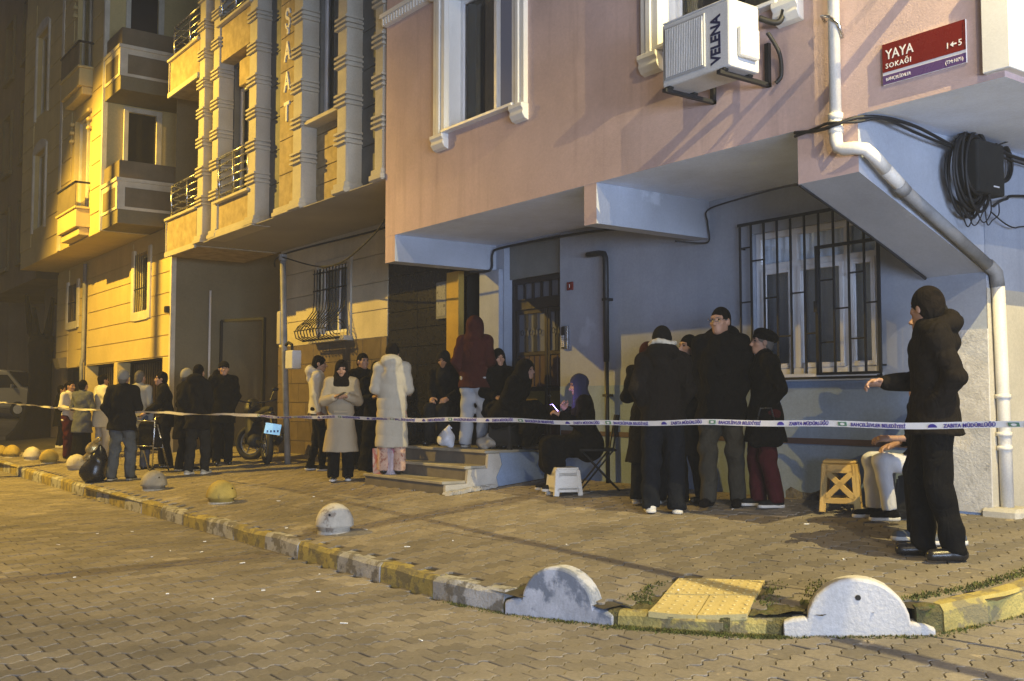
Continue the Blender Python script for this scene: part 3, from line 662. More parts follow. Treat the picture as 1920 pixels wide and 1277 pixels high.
def lay(parent, mat, inside, zfun, slope, ix, iy, skip=lambda x, y: False, keep=300):
    spots = []
    for i in range(*ix):
        for j in range(*iy):
            x = i * PW; y = j * PL + (PL / 2 if i % 2 else 0)
            if inside(x, y) and not skip(x, y): spots.append((x, y))
    spots.sort(key=lambda p: (p[0]) ** 2 + p[1] ** 2)
    # those that show: in front of the lens and inside the frame
    def shows(x, y):
        D = -.805 * x + .593 * y; X = .593 * x + .805 * y; zz = zfun(x, y)
        return D > 1 and abs(X / D) < .50 and (1.42 - zz) / D < .27
    vis = [p for p in spots if shows(*p)]; ind = set(vis[:keep])
    me = paver_mesh(mat); P0 = np.array(PV); acc = []; F0 = np.array([len(f) for f in PF])
    verts = []; faces = []
    for (x, y) in spots:
        z = zfun(x, y) + rnd.gauss(0, .0014); tx = rnd.gauss(0, .006) - (zfun(x + .08, y) - zfun(x - .08, y)) / .16; ty = rnd.gauss(0, .006) + (zfun(x, y + .1) - zfun(x, y - .1)) / .2; rz = rnd.gauss(0, .006)
        if (x, y) in ind:
            o = bpy.data.objects.new('paving_block', me); COL.objects.link(o); o.parent = parent
            o.location = (x, y, z); o.rotation_euler = (ty, tx, rz)
        else:
            b = len(verts)
            for a, c, d in PV: verts.append((x + a - c * rz, y + c + a * rz, z + d - a * tx + c * ty))
            faces += [tuple(b + k for k in f) for f in PF]
    m2 = bpy.data.meshes.new('paving_blocks'); m2.from_pydata(verts, [], faces); m2.materials.append(mat)
    at = m2.attributes.new('tone', 'FLOAT', 'FACE'); nf = len(PF); nb = len(faces) // nf
    tones = np.repeat(np.clip(np.array([rnd.gauss(0, .11) + (rnd.uniform(.15, .4) if rnd.random() < .05 else 0) for _ in range(nb)]), -.4, .5), nf)
    at.data.foreach_set('value', tones.astype(np.float32))
    o = bpy.data.objects.new('paving_blocks', m2); COL.objects.link(o); o.parent = parent; o['kind'] = 'stuff'
def in_road(x, y):
    if x < -27 or x > 0.4 or y > 9 or y < .4: return False
    if y < -.19 * x - .9 - (1.0 if x > -8 else 0): return False
    return kerb_dist(x, y) < .045
def on_tactile(x, y):                    # cut out for the yellow tiles
    c = Vector((-4.6275, 4.949)); d = Vector((x, y)) - c; u = Vector((.56, .27)).normalized(); v = Vector((-.35, .63)).normalized()
    return abs(d.dot(u)) < .34 and abs(d.dot(v)) < .39
def in_pave(x, y):
    if x < -27 or y > (8.1 if x < -4.35 else 9.2) : return False
    if -12.05 < x < -10.0 and y > 6.5: return False
    return kerb_dist(x, y) > (.135 if x < -6 else .115)
lay(road, M['paver'], in_road, lambda x, y: rz_(y) if x > -8 else 0.0, 0.0, (-178, 3), (0, 38))
lay(pave, M['paverwalk'], in_pave, pz, .1, (-178, -19), (17, 39), skip=on_tactile)

# kerb stones, alternately painted
kerb = empty('kerb', (-9, 4.2, 0)); kerb['kind'] = 'structure'
def along(step0):
    pts = []; acc = 0
    for (ax, ay), (bx, by) in zip(KERB[:-1], KERB[1:]):
        L = math.hypot(bx - ax, by - ay); pts.append((acc, ax, ay)); acc += L
    pts.append((acc, *KERB[-1])); return pts
KP = along(0)
def kat(s):
    for (s0, ax, ay), (s1, bx, by) in zip(KP[:-1], KP[1:]):
        if s0 <= s <= s1:
            t = (s - s0) / (s1 - s0); return ax + (bx - ax) * t, ay + (by - ay) * t
    return KP[-1][1:]
def s_of(x, y):
    return min((math.hypot(kat(q / 20)[0] - x, kat(q / 20)[1] - y), q / 20) for q in range(20 * 20, int(KP[-1][0] * 20)))[1]
def kerb_stone(s0, s1, mat, low=False, worn=.0):
    W = .15; n = max(1, int((s1 - s0) / .22)); V = []
    for i in range(n + 1):
        s = s0 + (s1 - s0) * i / n; x, y = kat(s); x2, y2 = kat(min(s + .05, KP[-1][0] - .01)); x1, y1 = kat(max(s - .05, 0))
        t = Vector((x2 - x1, y2 - y1)).normalized(); nn = Vector((-t.y, t.x))
        zr = rz_(y) if x > -8 else 0; zt = (gz(y) + .008 if not low else zr + .095) + rnd.gauss(0, .004); zt = max(zt, zr + .05)
        j = [rnd.gauss(0, .004) for _ in range(4)]
        for o, z in ((0.0 + j[0], zr - .05), (.006 + j[1], zt - .035), (.032 + j[2], zt - .002), (W - .02, zt), (W, zt - .02), (W, zr - .05)):
            V.append((x + nn.x * o, y + nn.y * o, z))
    m = MB(); F = []
    for i in range(n):
        for k in range(5): F.append((i * 6 + k, (i + 1) * 6 + k, (i + 1) * 6 + k + 1, i * 6 + k + 1))
    F += [tuple(range(6)), tuple(n * 6 + k for k in range(5, -1, -1))]
    m.add(V, F); m.build('kerb_stone', mat, kerb)
sA = s_of(-5.77, 4.21); sB = s_of(-4.97, 4.45); sC = s_of(-3.99, 4.92); sD = s_of(-3.36, 5.44)
s = sA - .03; k = 0
while s > s_of(-30, 4.65):
    L = .79 + rnd.gauss(0, .02); kerb_stone(s - L, s, M['kerbw'] if k % 2 == 0 else M['kerby']); s -= L + .012; k += 1
kerb_stone(sB + .03, sB + .71, M['kerby'], low=True); kerb_stone(sB + .735, sC - .1, M['kerby'], low=True)
kerb_stone(sD + .06, sD + .95, M['kerby']); s = sD + .98; k = 0
while s < sD + 6: kerb_stone(s, s + .6, M['kerbw'] if k % 2 == 0 else M['kerby']); s += .62; k += 1

for a_, b_, h_ in ((sA - .04, sA + .03, 1), (sB - .05, sB + .04, 1), (sB + .69, sB + .75, 1), (sC - .13, sC + .10, 1), (sD - .10, sD + .075, 0)):
    kerb_stone(a_, b_, M['mossdirt'], low=bool(h_))
# half round bumpers at the corner
def bumper(p0, p1, label, mat, stripe):
    a = Vector((*p0, 0)); b = Vector((*p1, 0)); d = (b - a).normalized(); nn = Vector((-d.y, d.x, 0)); c = (a + b) / 2; L = (b - a).length; zb = min(rz_(p0[1]), rz_(p1[1])) - .03
    root = empty('parking_bumper', (c.x, c.y, zb), label, 'bumper', 'half round concrete bumpers at the kerb corner')
    r = .285; prof = [(-L / 2, 0), (L / 2, 0), (L / 2, .115), (L / 2 - .05, .135), (r + .01, .145)]
    for k in range(0, 17):
        t = math.pi * k / 16 * .93 + .11; prof.append((r * math.cos(t), .11 + .27 * math.sin(t)))
    prof += [(-r - .01, .145), (-L / 2 + .05, .135), (-L / 2, .115)]
    n = len(prof); V = []; F = []; T = .15; rows = []
    for o, sh in ((0, .012), (.014, 0), (T - .03, 0), (T, .03)):
        row = []
        for u, z in prof:
            zz = z * (1 - sh * .5) - (sh if z > .1 else 0); uu = u * (1 - sh * 1.2) if z > .12 else u
            p = c + d * (uu + rnd.gauss(0, .0018)) + nn * (o - .01); row.append(len(V)); V.append((p.x, p.y, zb + max(-.05, zz)))
        rows.append(row)
    for i in range(3):
        for k in range(n): F.append((rows[i][k], rows[i][(k + 1) % n], rows[i + 1][(k + 1) % n], rows[i + 1][k]))
    F.append(tuple(rows[0])); F.append(tuple(rows[-1][::-1]))
    MB().add(V, F).build('bumper_body', mat, root, bevel=.006)
    h = MB(); q = c + nn * -.0105; q.z = zb + .27
    h.tube([q + nn * .001, q - nn * .004], .016, 12); h.build('lifting_hole', M['darkvoid'] if stripe else M['bumperworn'], root)
bumper((-5.77, 4.20), (-4.97, 4.45), 'scuffed grey half round concrete bumper left of the yellow tiles', M['bumperworn'], False)
bumper((-3.99, 4.90), (-3.36, 5.43), 'clean white half round concrete bumper right of the yellow tiles', M['bumper'], True)

# yellow tactile tiles let into the pavement
TQ = [Vector((-4.750, 4.545, 0)), Vector((-4.190, 4.815, 0)), Vector((-4.535, 5.390, 0)), Vector((-5.065, 5.135, 0))]      # near left, near right, far right, far left
def tq(u, v):
    p = TQ[0].lerp(TQ[1], u).lerp(TQ[3].lerp(TQ[2], u), v); return Vector((p.x, p.y, pz(p.x, p.y) + .007))
tact = empty('tactile_paving', tuple(tq(.5, .5)), 'yellow studded tactile tiles let into the pavement at the dropped kerb', 'tactile tiles')
for u0, u1, v0, v1 in ((0, 1, .52, 1), (0, .495, 0, .51), (.505, 1, 0, .51)):
    m = MB(); n = 6; V = []; F = []
    for j in range(n + 1):
        for i in range(n + 1): V.append(tq(u0 + .004 + (u1 - u0 - .008) * i / n, v0 + .004 + (v1 - v0 - .008) * j / n))
    for j in range(n):
        for i in range(n): F.append((j * (n + 1) + i, j * (n + 1) + i + 1, (j + 1) * (n + 1) + i + 1, (j + 1) * (n + 1) + i))
    rim = [i for i in range(n + 1)] + [k * (n + 1) + n for k in range(1, n + 1)] + [n * (n + 1) + i for i in range(n - 1, -1, -1)] + [k * (n + 1) for k in range(n - 1, 0, -1)]
    b0 = len(V); V += [V[k] - Vector((0, 0, .035)) for k in rim]
    F += [(rim[k], b0 + k, b0 + (k + 1) % len(rim), rim[(k + 1) % len(rim)]) for k in range(len(rim))]
    tl = m.add(V, F).build('tile', M['tactile'], tact); st = MB()
    na = int((u1 - u0) * .62 / .062); nb = int((v1 - v0) * .72 / .062)
    for i in range(na):
        for j in range(nb):
            p = tq(u0 + (i + .5) * (u1 - u0) / na, v0 + (j + .5) * (v1 - v0) / nb); st.lathe([(.014, 0), (.010, .0045)], tuple(p), 7)
    o = st.build('studs', M['tactile'], tl); o['kind'] = 'stuff'
for poly in ([(-4.19, 4.83), (-3.93, 5.0), (-4.02, 5.20), (-4.40, 5.22)], [(-4.98, 4.54), (-4.76, 4.58), (-5.05, 5.08), (-5.22, 4.98)]):
    m = MB(); V = []; F = []; n = 10; A, B_, C_, D_ = [Vector((*p, 0)) for p in poly]
    for j in range(n + 1):
        for i in range(n + 1):
            p = A.lerp(B_, i / n).lerp(D_.lerp(C_, i / n), j / n); V.append((p.x, p.y, pz(p.x, p.y) - .006 + rnd.gauss(0, .004)))
    for j in range(n):
        for i in range(n): F.append((j * (n + 1) + i, j * (n + 1) + i + 1, (j + 1) * (n + 1) + i + 1, (j + 1) * (n + 1) + i))
    o = m.add(V, F).build('dirt_patch', M['mossdirt'], pave, smooth=True)
# dirt and moss strip round the tiles and along the kerb foot
def tufts(name, pts, mat, n, spread, hmax):
    V = []; F = []
    for _ in range(n):
        (ax, ay), (bx, by) = rnd.choice(pts); t = rnd.random(); x = ax + (bx - ax) * t + rnd.gauss(0, spread); y = ay + (by - ay) * t + rnd.gauss(0, spread)
        z = (pz(x, y) if kerb_dist(x, y) > .0 else (rz_(y) if x > -8 else 0)) - .004
        if 0 <= kerb_dist(x, y) < .16 and name != 'grass_tufts': continue
        h = rnd.uniform(.3, 1) * hmax; a = rnd.uniform(0, 6.28); l = rnd.uniform(0, .9) * h; r = h * .45; b = len(V)
        V += [(x + r * math.cos(a), y + r * math.sin(a), z), (x - r * math.cos(a), y - r * math.sin(a), z), (x + l * math.cos(a + 2), y + l * math.sin(a + 2), z + h)]; F.append((b, b + 1, b + 2))
    me = bpy.data.meshes.new(name); me.from_pydata(V, [], F); me.materials.append(mat); o = bpy.data.objects.new(name, me); COL.objects.link(o)
    return o
kl = lambda a, b: [(kat(a + (b - a) * i / 6), kat(a + (b - a) * (i + 1) / 6)) for i in range(6)]
def off(seg, o):
    out = []
    for (ax, ay), (bx, by) in seg:
        t = Vector((bx - ax, by - ay)).normalized(); nx, ny = -t.y * o, t.x * o; out.append(((ax + nx, ay + ny), (bx + nx, by + ny)))
    return out
t1 = tufts('moss', off(kl(sA - .6, sD + 1.6), -.045) + off(kl(sB, sC), -.05), M['moss'], 5200, .022, .018)
tag(t1, 'green moss growing along the foot of the corner kerb', 'moss', kind='stuff')
t2 = tufts('grass', off(kl(sD + .0, sD + 1.5), .22) + [((-4.15, 4.90), (-4.45, 5.40)), ((-5.0, 4.62), (-5.1, 5.0)), ((-4.0, 5.15), (-4.25, 5.6)), ((-5.0, 4.72), (-4.75, 4.6))], M['moss'], 2600, .035, .022)
tag(t2, 'short green growth in the joints behind the corner kerb', 'grass', kind='stuff')
# scraps on the ground
V = MB()
for _ in range(42):
    x = rnd.uniform(-12, -2.6); y = rnd.uniform(2.2, 7.4)
    if abs(kerb_dist(x, y)) < .2: continue
    z = (gz(y) if kerb_dist(x, y) > 0 else (rz_(y) if x > -8 else 0)) + .004; a = rnd.uniform(0, 3.14); L = rnd.uniform(.008, .026)
    V.obox((x, y, z), (L * math.cos(a), L * math.sin(a), 0), (-.005 * math.sin(a), .005 * math.cos(a), 0), (0, 0, .003))
tag(V.build('litter', M['white']), 'small pale scraps and cigarette ends scattered on the paving', 'litter', kind='stuff')

# concrete domes along the pavement edge
DOMES = [(-26.4, 4.80, 'domey', .9, 'yellow dome bollard farthest along the pavement edge, cut by the picture edge'), (-25.65, 4.90, 'domey', 1.0, 'yellow dome bollard beside the farthest pale one'), (-24.0, 4.98, 'domew', 1, 'pale dome bollard behind the moss yellow one'),
         (-22.5, 4.99, 'domey', 1, 'moss yellow dome bollard in the far cluster nearest the black bag'), (-20.1, 4.93, 'domew', 1, 'pale dome bollard beside the black bag'), (-15.0, 4.73, 'domeg', 1.0, 'bare grey dome bollard in front of the standing group'),
         (-12.5, 4.77, 'domey', 1.0, 'dirty yellow dome bollard between the grey one and the white one'), (-9.13, 4.61, 'domew', 1.0, 'large worn white dome bollard with flaking paint near the kerb')]
dome0 = None
for x, y, m, sc_, lab in DOMES:
    root = empty('dome_bollard', (x, y, gz(y)), lab, 'bollard', 'concrete domes along the pavement edge', rz=rnd.uniform(0, 6))
    mb = MB(); R0 = .185 * sc_; prof = [(R0 * .80, -.03), (R0 * .83, .05), (R0 * 1.0, .062)] + [(R0 * math.cos(t), .07 + .205 * sc_ * math.sin(t)) for t in np.linspace(.05, 1.5, 9)]
    mb.lathe(prof, n=24); o = mb.build('dome', M[m], root, smooth=True, local=True)
    for vtx in o.data.vertices:
        vtx.co += Vector((rnd.gauss(0, .0022), rnd.gauss(0, .0022), rnd.gauss(0, .0022)))
    pd = MB(); pd.lathe([(R0 * .87, -.03), (R0 * .86, .012)], n=20); pd.build('base', M['concrete'], root, local=True)
    hl = MB(); a = 2.2; hl.tube([Vector((math.cos(a) * R0 * .86, math.sin(a) * R0 * .86, .175 * sc_)), Vector((math.cos(a) * R0 * .90, math.sin(a) * R0 * .9, .18 * sc_))], .011, 8); hl.build('lifting_hole', M['darkvoid'], root, local=True)

# street lamps: a post, an arm and a head that gives the light
def street_lamp(pos, watts, col, label, base, arm):
    x, y, z = pos; root = empty('street_lamp', (base[0], base[1], base[2]), label, 'street lamp', 'street lamps')
    m = MB(); m.tube([(base[0], base[1], base[2]), (base[0], base[1], z + .1)], [.08, .05], 12); m.build('post', M['pipegrey'], root, smooth=True)
    m = MB(); m.tube([(base[0], base[1], z + .08), (base[0] * .5 + x * .5, base[1] * .5 + y * .5, z + .34), (x, y, z + .22)], .035, 8); m.build('arm', M['pipegrey'], root, smooth=True)
    m = MB(); m.lathe([(.05, .30), (.16, .24), (.21, .10), (.20, .06)], (x, y, z), 16); m.build('lamp_head', M['pipegrey'], root, smooth=True)
    m = MB(); m.lathe([(.185, .055), (.12, .02), (.02, .0)], (x, y, z + .02), 16); m.build('lens', pm('lamp_lens_%d' % int(watts), col, .4, bump=0, emit=(col, 12.0)), root, smooth=True)
    ld = bpy.data.lights.new('lamp_light', 'SPOT'); ld.energy = watts; ld.color = col; tilted = -30 < x < -10; ld.spot_size = R(112) if tilted else R(150 if x < -10 else 172); ld.spot_blend = .45 if tilted else .35; ld.shadow_soft_size = .07 if x < -10 else .006
    o = bpy.data.objects.new('lamp_light', ld); COL.objects.link(o); o.parent = root; o.location = Vector((x, y, z - .06)) - Vector(base)
    if tilted: o.rotation_euler = Vector((1.8, 5.5, -9.0)).to_track_quat('-Z', 'Y').to_euler()      # the head is tipped towards the houses
    return root
street_lamp(*LAMPS[0], base=(-22.2, 1.2, 0), arm=1)
street_lamp(*LAMPS[1], base=(-44.0, -.8, .9), arm=1)
street_lamp(*LAMPS[2], base=(-.3, 6.6, .25), arm=1)
street_lamp(*LAMPS[3], base=(5.2, .6, 0), arm=1)
# ================================================================ PINK BUILDING (the near one)
PK = empty('apartment_building', (-7.5, 8, .5), 'pink rendered apartment building with pale blue ground floor and black window grille', 'building')
FY, WY, FZ = 6.45, 8.0, 3.52
w1 = (-10.0, -8.68, 4.56, 6.15); w2 = (-6.5, -5.2, 4.56, 6.15)
mb = MB(); mb.wall('y', FY, -11.45, -3.41, FZ, 10.5, [w1, w2], .22, 0, 1)
mb.wall('x', -3.41, FY, 16, FZ, 10.5); mb.wall('x', -11.45, FY, 12, FZ, 10.5); mb.quad((-11.45, FY, 10.5), (-3.41, FY, 10.5), (-3.41, 16, 10.5), (-11.45, 16, 10.5))
mb.build('upper_wall', [M['pink'], M['white']], PK)
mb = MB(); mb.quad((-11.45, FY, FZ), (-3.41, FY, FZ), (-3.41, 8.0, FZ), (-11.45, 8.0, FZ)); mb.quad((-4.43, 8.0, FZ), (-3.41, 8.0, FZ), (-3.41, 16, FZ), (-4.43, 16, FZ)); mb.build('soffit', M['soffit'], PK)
def beam(x0, x1, zf, zw, x0w=None, x1w=None):
    x0w = x0 if x0w is None else x0w; x1w = x1 if x1w is None else x1w; m = MB(); a, b = FY + .002, WY
    m.quad((x0, a, zf), (x1, a, zf), (x1, a, FZ), (x0, a, FZ), 1)
    m.quad((x0, a, zf), (x0w, b, zw), (x1w, b, zw), (x1, a, zf), 0); m.quad((x1, a, zf), (x1w, b, zw), (x1w, b, FZ), (x1, a, FZ), 0); m.quad((x0, a, zf), (x0, a, FZ), (x0w, b, FZ), (x0w, b, zw), 0)
    return m.build('beam', [M['beam'], M['pink']], PK)
beam(-11.45, -11.21, 3.19, 3.19); beam(-7.58, -7.40, 3.13, 3.13)
beam(-5.05, -4.51, 3.10, 2.48, -4.94, -4.44)
dr = (-11.03, -9.86, .93, 3.54 - .02); lw = (-6.83, -5.42, 1.70, 3.10)
mb = MB(); mb.wall('y', WY, -11.52, -4.43, 1.63, FZ, [(dr[0], dr[1], 1.63, 3.50), lw], .36); mb.wall('x', -4.43, WY, 16, 1.63, FZ); mb.build('ground_floor_wall', M['blue'], PK)
mb = MB(); mb.wall('y', WY - .004, -11.52, -4.43, .3, 1.63, [(dr[0], dr[1], .3, 1.63)], .36); mb.wall('x', -4.426, WY - .004, 16, .3, 2.35, mi=1); mb.build('plinth_wall', [M['plinth'], M['creamlt']], PK)
mb = MB(); mb.box(-9.84, -4.78, WY - .012, WY + .01, 1.045, 1.10); mb.build('wall_stripe', M['stripe'], PK)
mb = MB(); mb.box(-11.52, -11.06, WY - .06, WY + .01, .9, 3.19); mb.build('pilaster', M['blue'], PK, bevel=.008)
# combed render at the corner, as fine vertical ribs
mb = MB(); x = -4.80
mb.box(-4.80, -4.425, WY - .014, WY + .002, .55, 2.02)
mb.build('corner_render', M['corner'], PK)
# white cap stone at the upper corner (two blocks)
for z0, z1, e in ((3.56, 4.28, .012), (4.295, 5.1, .0), (5.115, 5.9, .012)):
    B('corner_block', -3.535, -3.36 + e, FY - .035 - e, FY + .30, z0, z1, M['white'], PK, .006)
# window surrounds of the upper floor
def surround(x0, x1, z0, z1, inner0, inner1):
    for a, b in ((x0, inner0), (inner1, x1)):
        m = MB(); W = b - a
        for k, (o, p) in enumerate(((0, .33), (.36, .63), (.66, 1.0))): m.box(a + W * o, a + W * p, FY - .075 + .018 * abs(k - 1), FY + .002, z0 - .02, z1)
        s = m.build('window_moulding', M['white'], PK, bevel=.004)
        m = MB(); m.prism([(FY + .002, z0 - .02), (FY - .10, z0 - .02), (FY - .10, z0 - .06), (FY - .075, z0 - .09), (FY - .085, z0 - .13), (FY - .05, z0 - .18), (FY + .002, z0 - .2)], a - .012, b + .012, 'yz'); m.build('bracket', M['white'], s, bevel=.006)
    m = MB(); m.box(x0 - .04, x1 + .04, FY - .10, FY + .002, z1, z1 + .09); m.box(x0 - .02, x1 + .02, FY - .07, FY + .002, z1 + .09, z1 + .2); m.build('window_head', M['white'], PK, bevel=.005)
surround(-10.24, -8.47, 4.56, 6.18, -10.0, -8.68); surround(-6.72, -4.98, 4.56, 6.18, -6.5, -5.2)
m = MB(); m.box(-11.45, -10.28, FY - .07, FY, 6.22, 6.32); m.box(-11.47, -10.28, FY - .10, FY, 6.32, 6.37)
for i in range(17): m.box(-11.43 + i * .068, -11.40 + i * .068, FY - .085, FY - .07, 6.23, 6.31)
m.build('cornice', M['white'], PK)
def window(parent, x0, x1, z0, z1, y, fmat, mull=(), trans=None, curt=None, sash=(), fw=.055, room=True, name='window', back=.35, sill=True):
    """frame plus panes; sub-parts pane, sash, curtain, sill"""
    m = MB(); d0, d1 = y, y + .06
    m.box(x0, x0 + fw, d0, d1, z0, z1); m.box(x1 - fw, x1, d0, d1, z0, z1); m.box(x0 + fw, x1 - fw, d0, d1, z0, z0 + fw); m.box(x0 + fw, x1 - fw, d0, d1, z1 - fw, z1)
    for u in mull: m.box(u - fw * .5, u + fw * .5, d0 + .002, d1, z0 + fw, z1 - fw)
    if trans: m.box(x0 + fw, x1 - fw, d0 + .001, d1, trans - fw * .5, trans + fw * .5)
    f = m.build(name, fmat, parent, bevel=.004)
    edges = [x0 + fw] + [u for u in mull] + [x1 - fw]
    for i in range(len(edges) - 1):
        a, b = edges[i] + (fw * .5 if i else 0), edges[i + 1] - (fw * .5 if i < len(edges) - 2 else 0)
        for c, d in (((z0 + fw, z1 - fw),) if not trans else ((z0 + fw, trans - fw * .5), (trans + fw * .5, z1 - fw))):
            if i in sash and (not trans or d < z1 - fw - .05):
                s = MB(); k = .045; s.box(a, a + k, d0 - .012, d1 - .02, c, d); s.box(b - k, b, d0 - .012, d1 - .02, c, d); s.box(a + k, b - k, d0 - .012, d1 - .02, c, c + k); s.box(a + k, b - k, d0 - .012, d1 - .02, d - k, d); s.build('sash', fmat, f, bevel=.003); a2, b2, c2, d2 = a + k, b - k, c + k, d - k
            else: a2, b2, c2, d2 = a, b, c, d
            p = MB(); p.quad((a2, y + .03, c2), (b2, y + .03, c2), (b2, y + .03, d2), (a2, y + .03, d2)); p.build('pane', M['glass'], f)
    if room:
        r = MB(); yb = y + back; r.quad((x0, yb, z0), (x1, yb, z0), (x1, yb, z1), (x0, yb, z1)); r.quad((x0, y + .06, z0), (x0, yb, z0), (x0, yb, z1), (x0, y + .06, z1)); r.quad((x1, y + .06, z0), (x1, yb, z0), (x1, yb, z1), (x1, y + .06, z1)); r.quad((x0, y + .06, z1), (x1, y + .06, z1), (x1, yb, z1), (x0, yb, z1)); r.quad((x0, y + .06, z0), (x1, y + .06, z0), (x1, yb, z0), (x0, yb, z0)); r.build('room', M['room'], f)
    for (a, b, mat, yy) in (curt or ()):
        c = MB(); n = max(6, int((b - a) / .03)); V = []; F = []
        for i in range(n + 1):
            xx = a + (b - a) * i / n; oy = .018 * math.sin(i * 1.9) + .01 * math.sin(i * .7)
            V += [(xx, y + yy + oy, z0 + .03), (xx, y + yy + oy * .8, z1 - .02)]
        for i in range(n): F.append((2 * i, 2 * i + 2, 2 * i + 3, 2 * i + 1))
        c.add(V, F).build('curtain', mat, f, smooth=True)
    if sill:
        s = MB(); s.box(x0 - .03, x1 + .03, y - .26 if y > FY + .1 and y < 7 else y - .14, y + .0, z0 - .035, z0 - .002); s.build('sill', fmat, f, bevel=.004)
    return f
window(PK, -10.0, -8.68, 4.58, 6.15, FY + .17, M['pvc'], mull=(-9.30,), curt=[(-9.62, -9.33, M['curtainy'], .09), (-9.27, -8.72, M['curtaindk'], .09), (-9.98, -9.62, M['room'], .2)])
window(PK, -6.5, -5.2, 4.58, 6.15, FY + .17, M['pvc'], mull=(-5.85,), curt=[(-6.42, -5.9, M['curtaindk'], .12), (-5.8, -5.26, M['curtaindk'], .12)])
window(PK, lw[0], lw[1], lw[2], lw[3], WY + .05, M['pvc'], mull=(-6.36, -5.78), trans=2.76, sash=(0, 1, 2), curt=[(-6.82, -5.43, M['curtain'], .085)], fw=.06)
# lace along the sill
# grille over the ground floor window
GR = empty('window_grille', (-6.13, 7.9, 1.65), 'black iron security grille with a hinged hatch over the ground floor window', 'window grille')
gx = [-6.93, -6.79, -6.63, -6.47, -6.31, -6.15, -5.99, -5.83, -5.67, -5.51, -5.36]; gy = 7.93; t = .017
for i, x in enumerate(gx):
    m = MB(); m.box(x - t / 2, x + t / 2, gy - t / 2, gy + t / 2, 1.66, 3.19); m.build('grille_bar', M['black'], GR)
m = MB(); m.box(gx[0] - .02, gx[-1] + .02, gy - .018, gy - .007, 3.175, 3.205); m.build('top_rail', M['black'], GR)
m = MB(); m.box(gx[0] - .02, gx[-1] + .02, gy - .018, gy - .007, 1.645, 1.675); m.build('bottom_rail', M['black'], GR)
def rung(i, z): B('rung', gx[i] + t / 2, gx[i + 1] - t / 2, gy - .006, gy + .006, z - .007, z + .007, M['black'], GR)
for i, z in ((0, 2.96), (0, 2.42), (1, 2.82), (2, 2.44), (3, 2.06), (4, 2.46), (5, 2.07), (6, 2.55), (6, 1.98), (7, 2.28), (8, 2.59), (8, 2.0), (9, 2.31)): rung(i, z)
m = MB(); a, b = gx[6] - .01, gx[10] + .015
m.box(a - .012, a + .018, gy - .036, gy - .019, 1.68, 2.87); m.box(b - .018, b + .012, gy - .036, gy - .019, 1.68, 2.87); m.box(a + .018, b - .018, gy - .036, gy - .019, 2.84, 2.87); m.box(a + .018, b - .018, gy - .036, gy - .019, 1.68, 1.705)
h = m.build('hatch_frame', M['black'], GR); m = MB(); m.box(a - .02, a + .02, gy - .05, gy - .036, 2.26, 2.36); m.build('latch', M['black'], h)
for x in (gx[0], gx[-1]):
    for z in (1.75, 2.95): B('wall_anchor', x - .008, x + .008, gy + .008, WY + .01, z, z + .016, M['black'], GR)
m = MB(); m.box(-6.97, -5.33, WY - .05, WY + .01, 1.632, 1.648); m.build('window_ledge', M['pvc'], PK, bevel=.003)

# entrance door of the pink building
DR = empty('entrance_door', (-10.45, 8.12, .93), 'dark brown metal double entrance door with frosted glass and ochre band', 'door')
dy = WY + .13
m = MB(); m.box(-11.03, -10.97, dy, dy + .1, .93, 3.05); m.box(-9.91, -9.86, dy, dy + .1, .93, 3.05); m.box(-10.97, -9.91, dy, dy + .1, 2.64, 2.78); m.box(-10.97, -9.91, dy, dy + .1, 2.98, 3.05); m.build('door_frame', M['brownmetal'], DR, bevel=.004)
m = MB(); m.box(-10.97, -9.91, dy + .05, dy + .06, 2.78, 2.98); m.build('transom_glass', M['frost'], DR)
for x in (-10.8, -10.62, -10.44, -10.26, -10.08): B('transom_bar', x - .02, x + .02, dy + .03, dy + .05, 2.78, 2.98, M['brownmetal'], DR)
m = MB(); m.box(-11.03, -9.86, dy - .04, dy - .005, 3.05, 3.50); SGN = m.build('name_panel', M['greystone'], DR, bevel=.004)
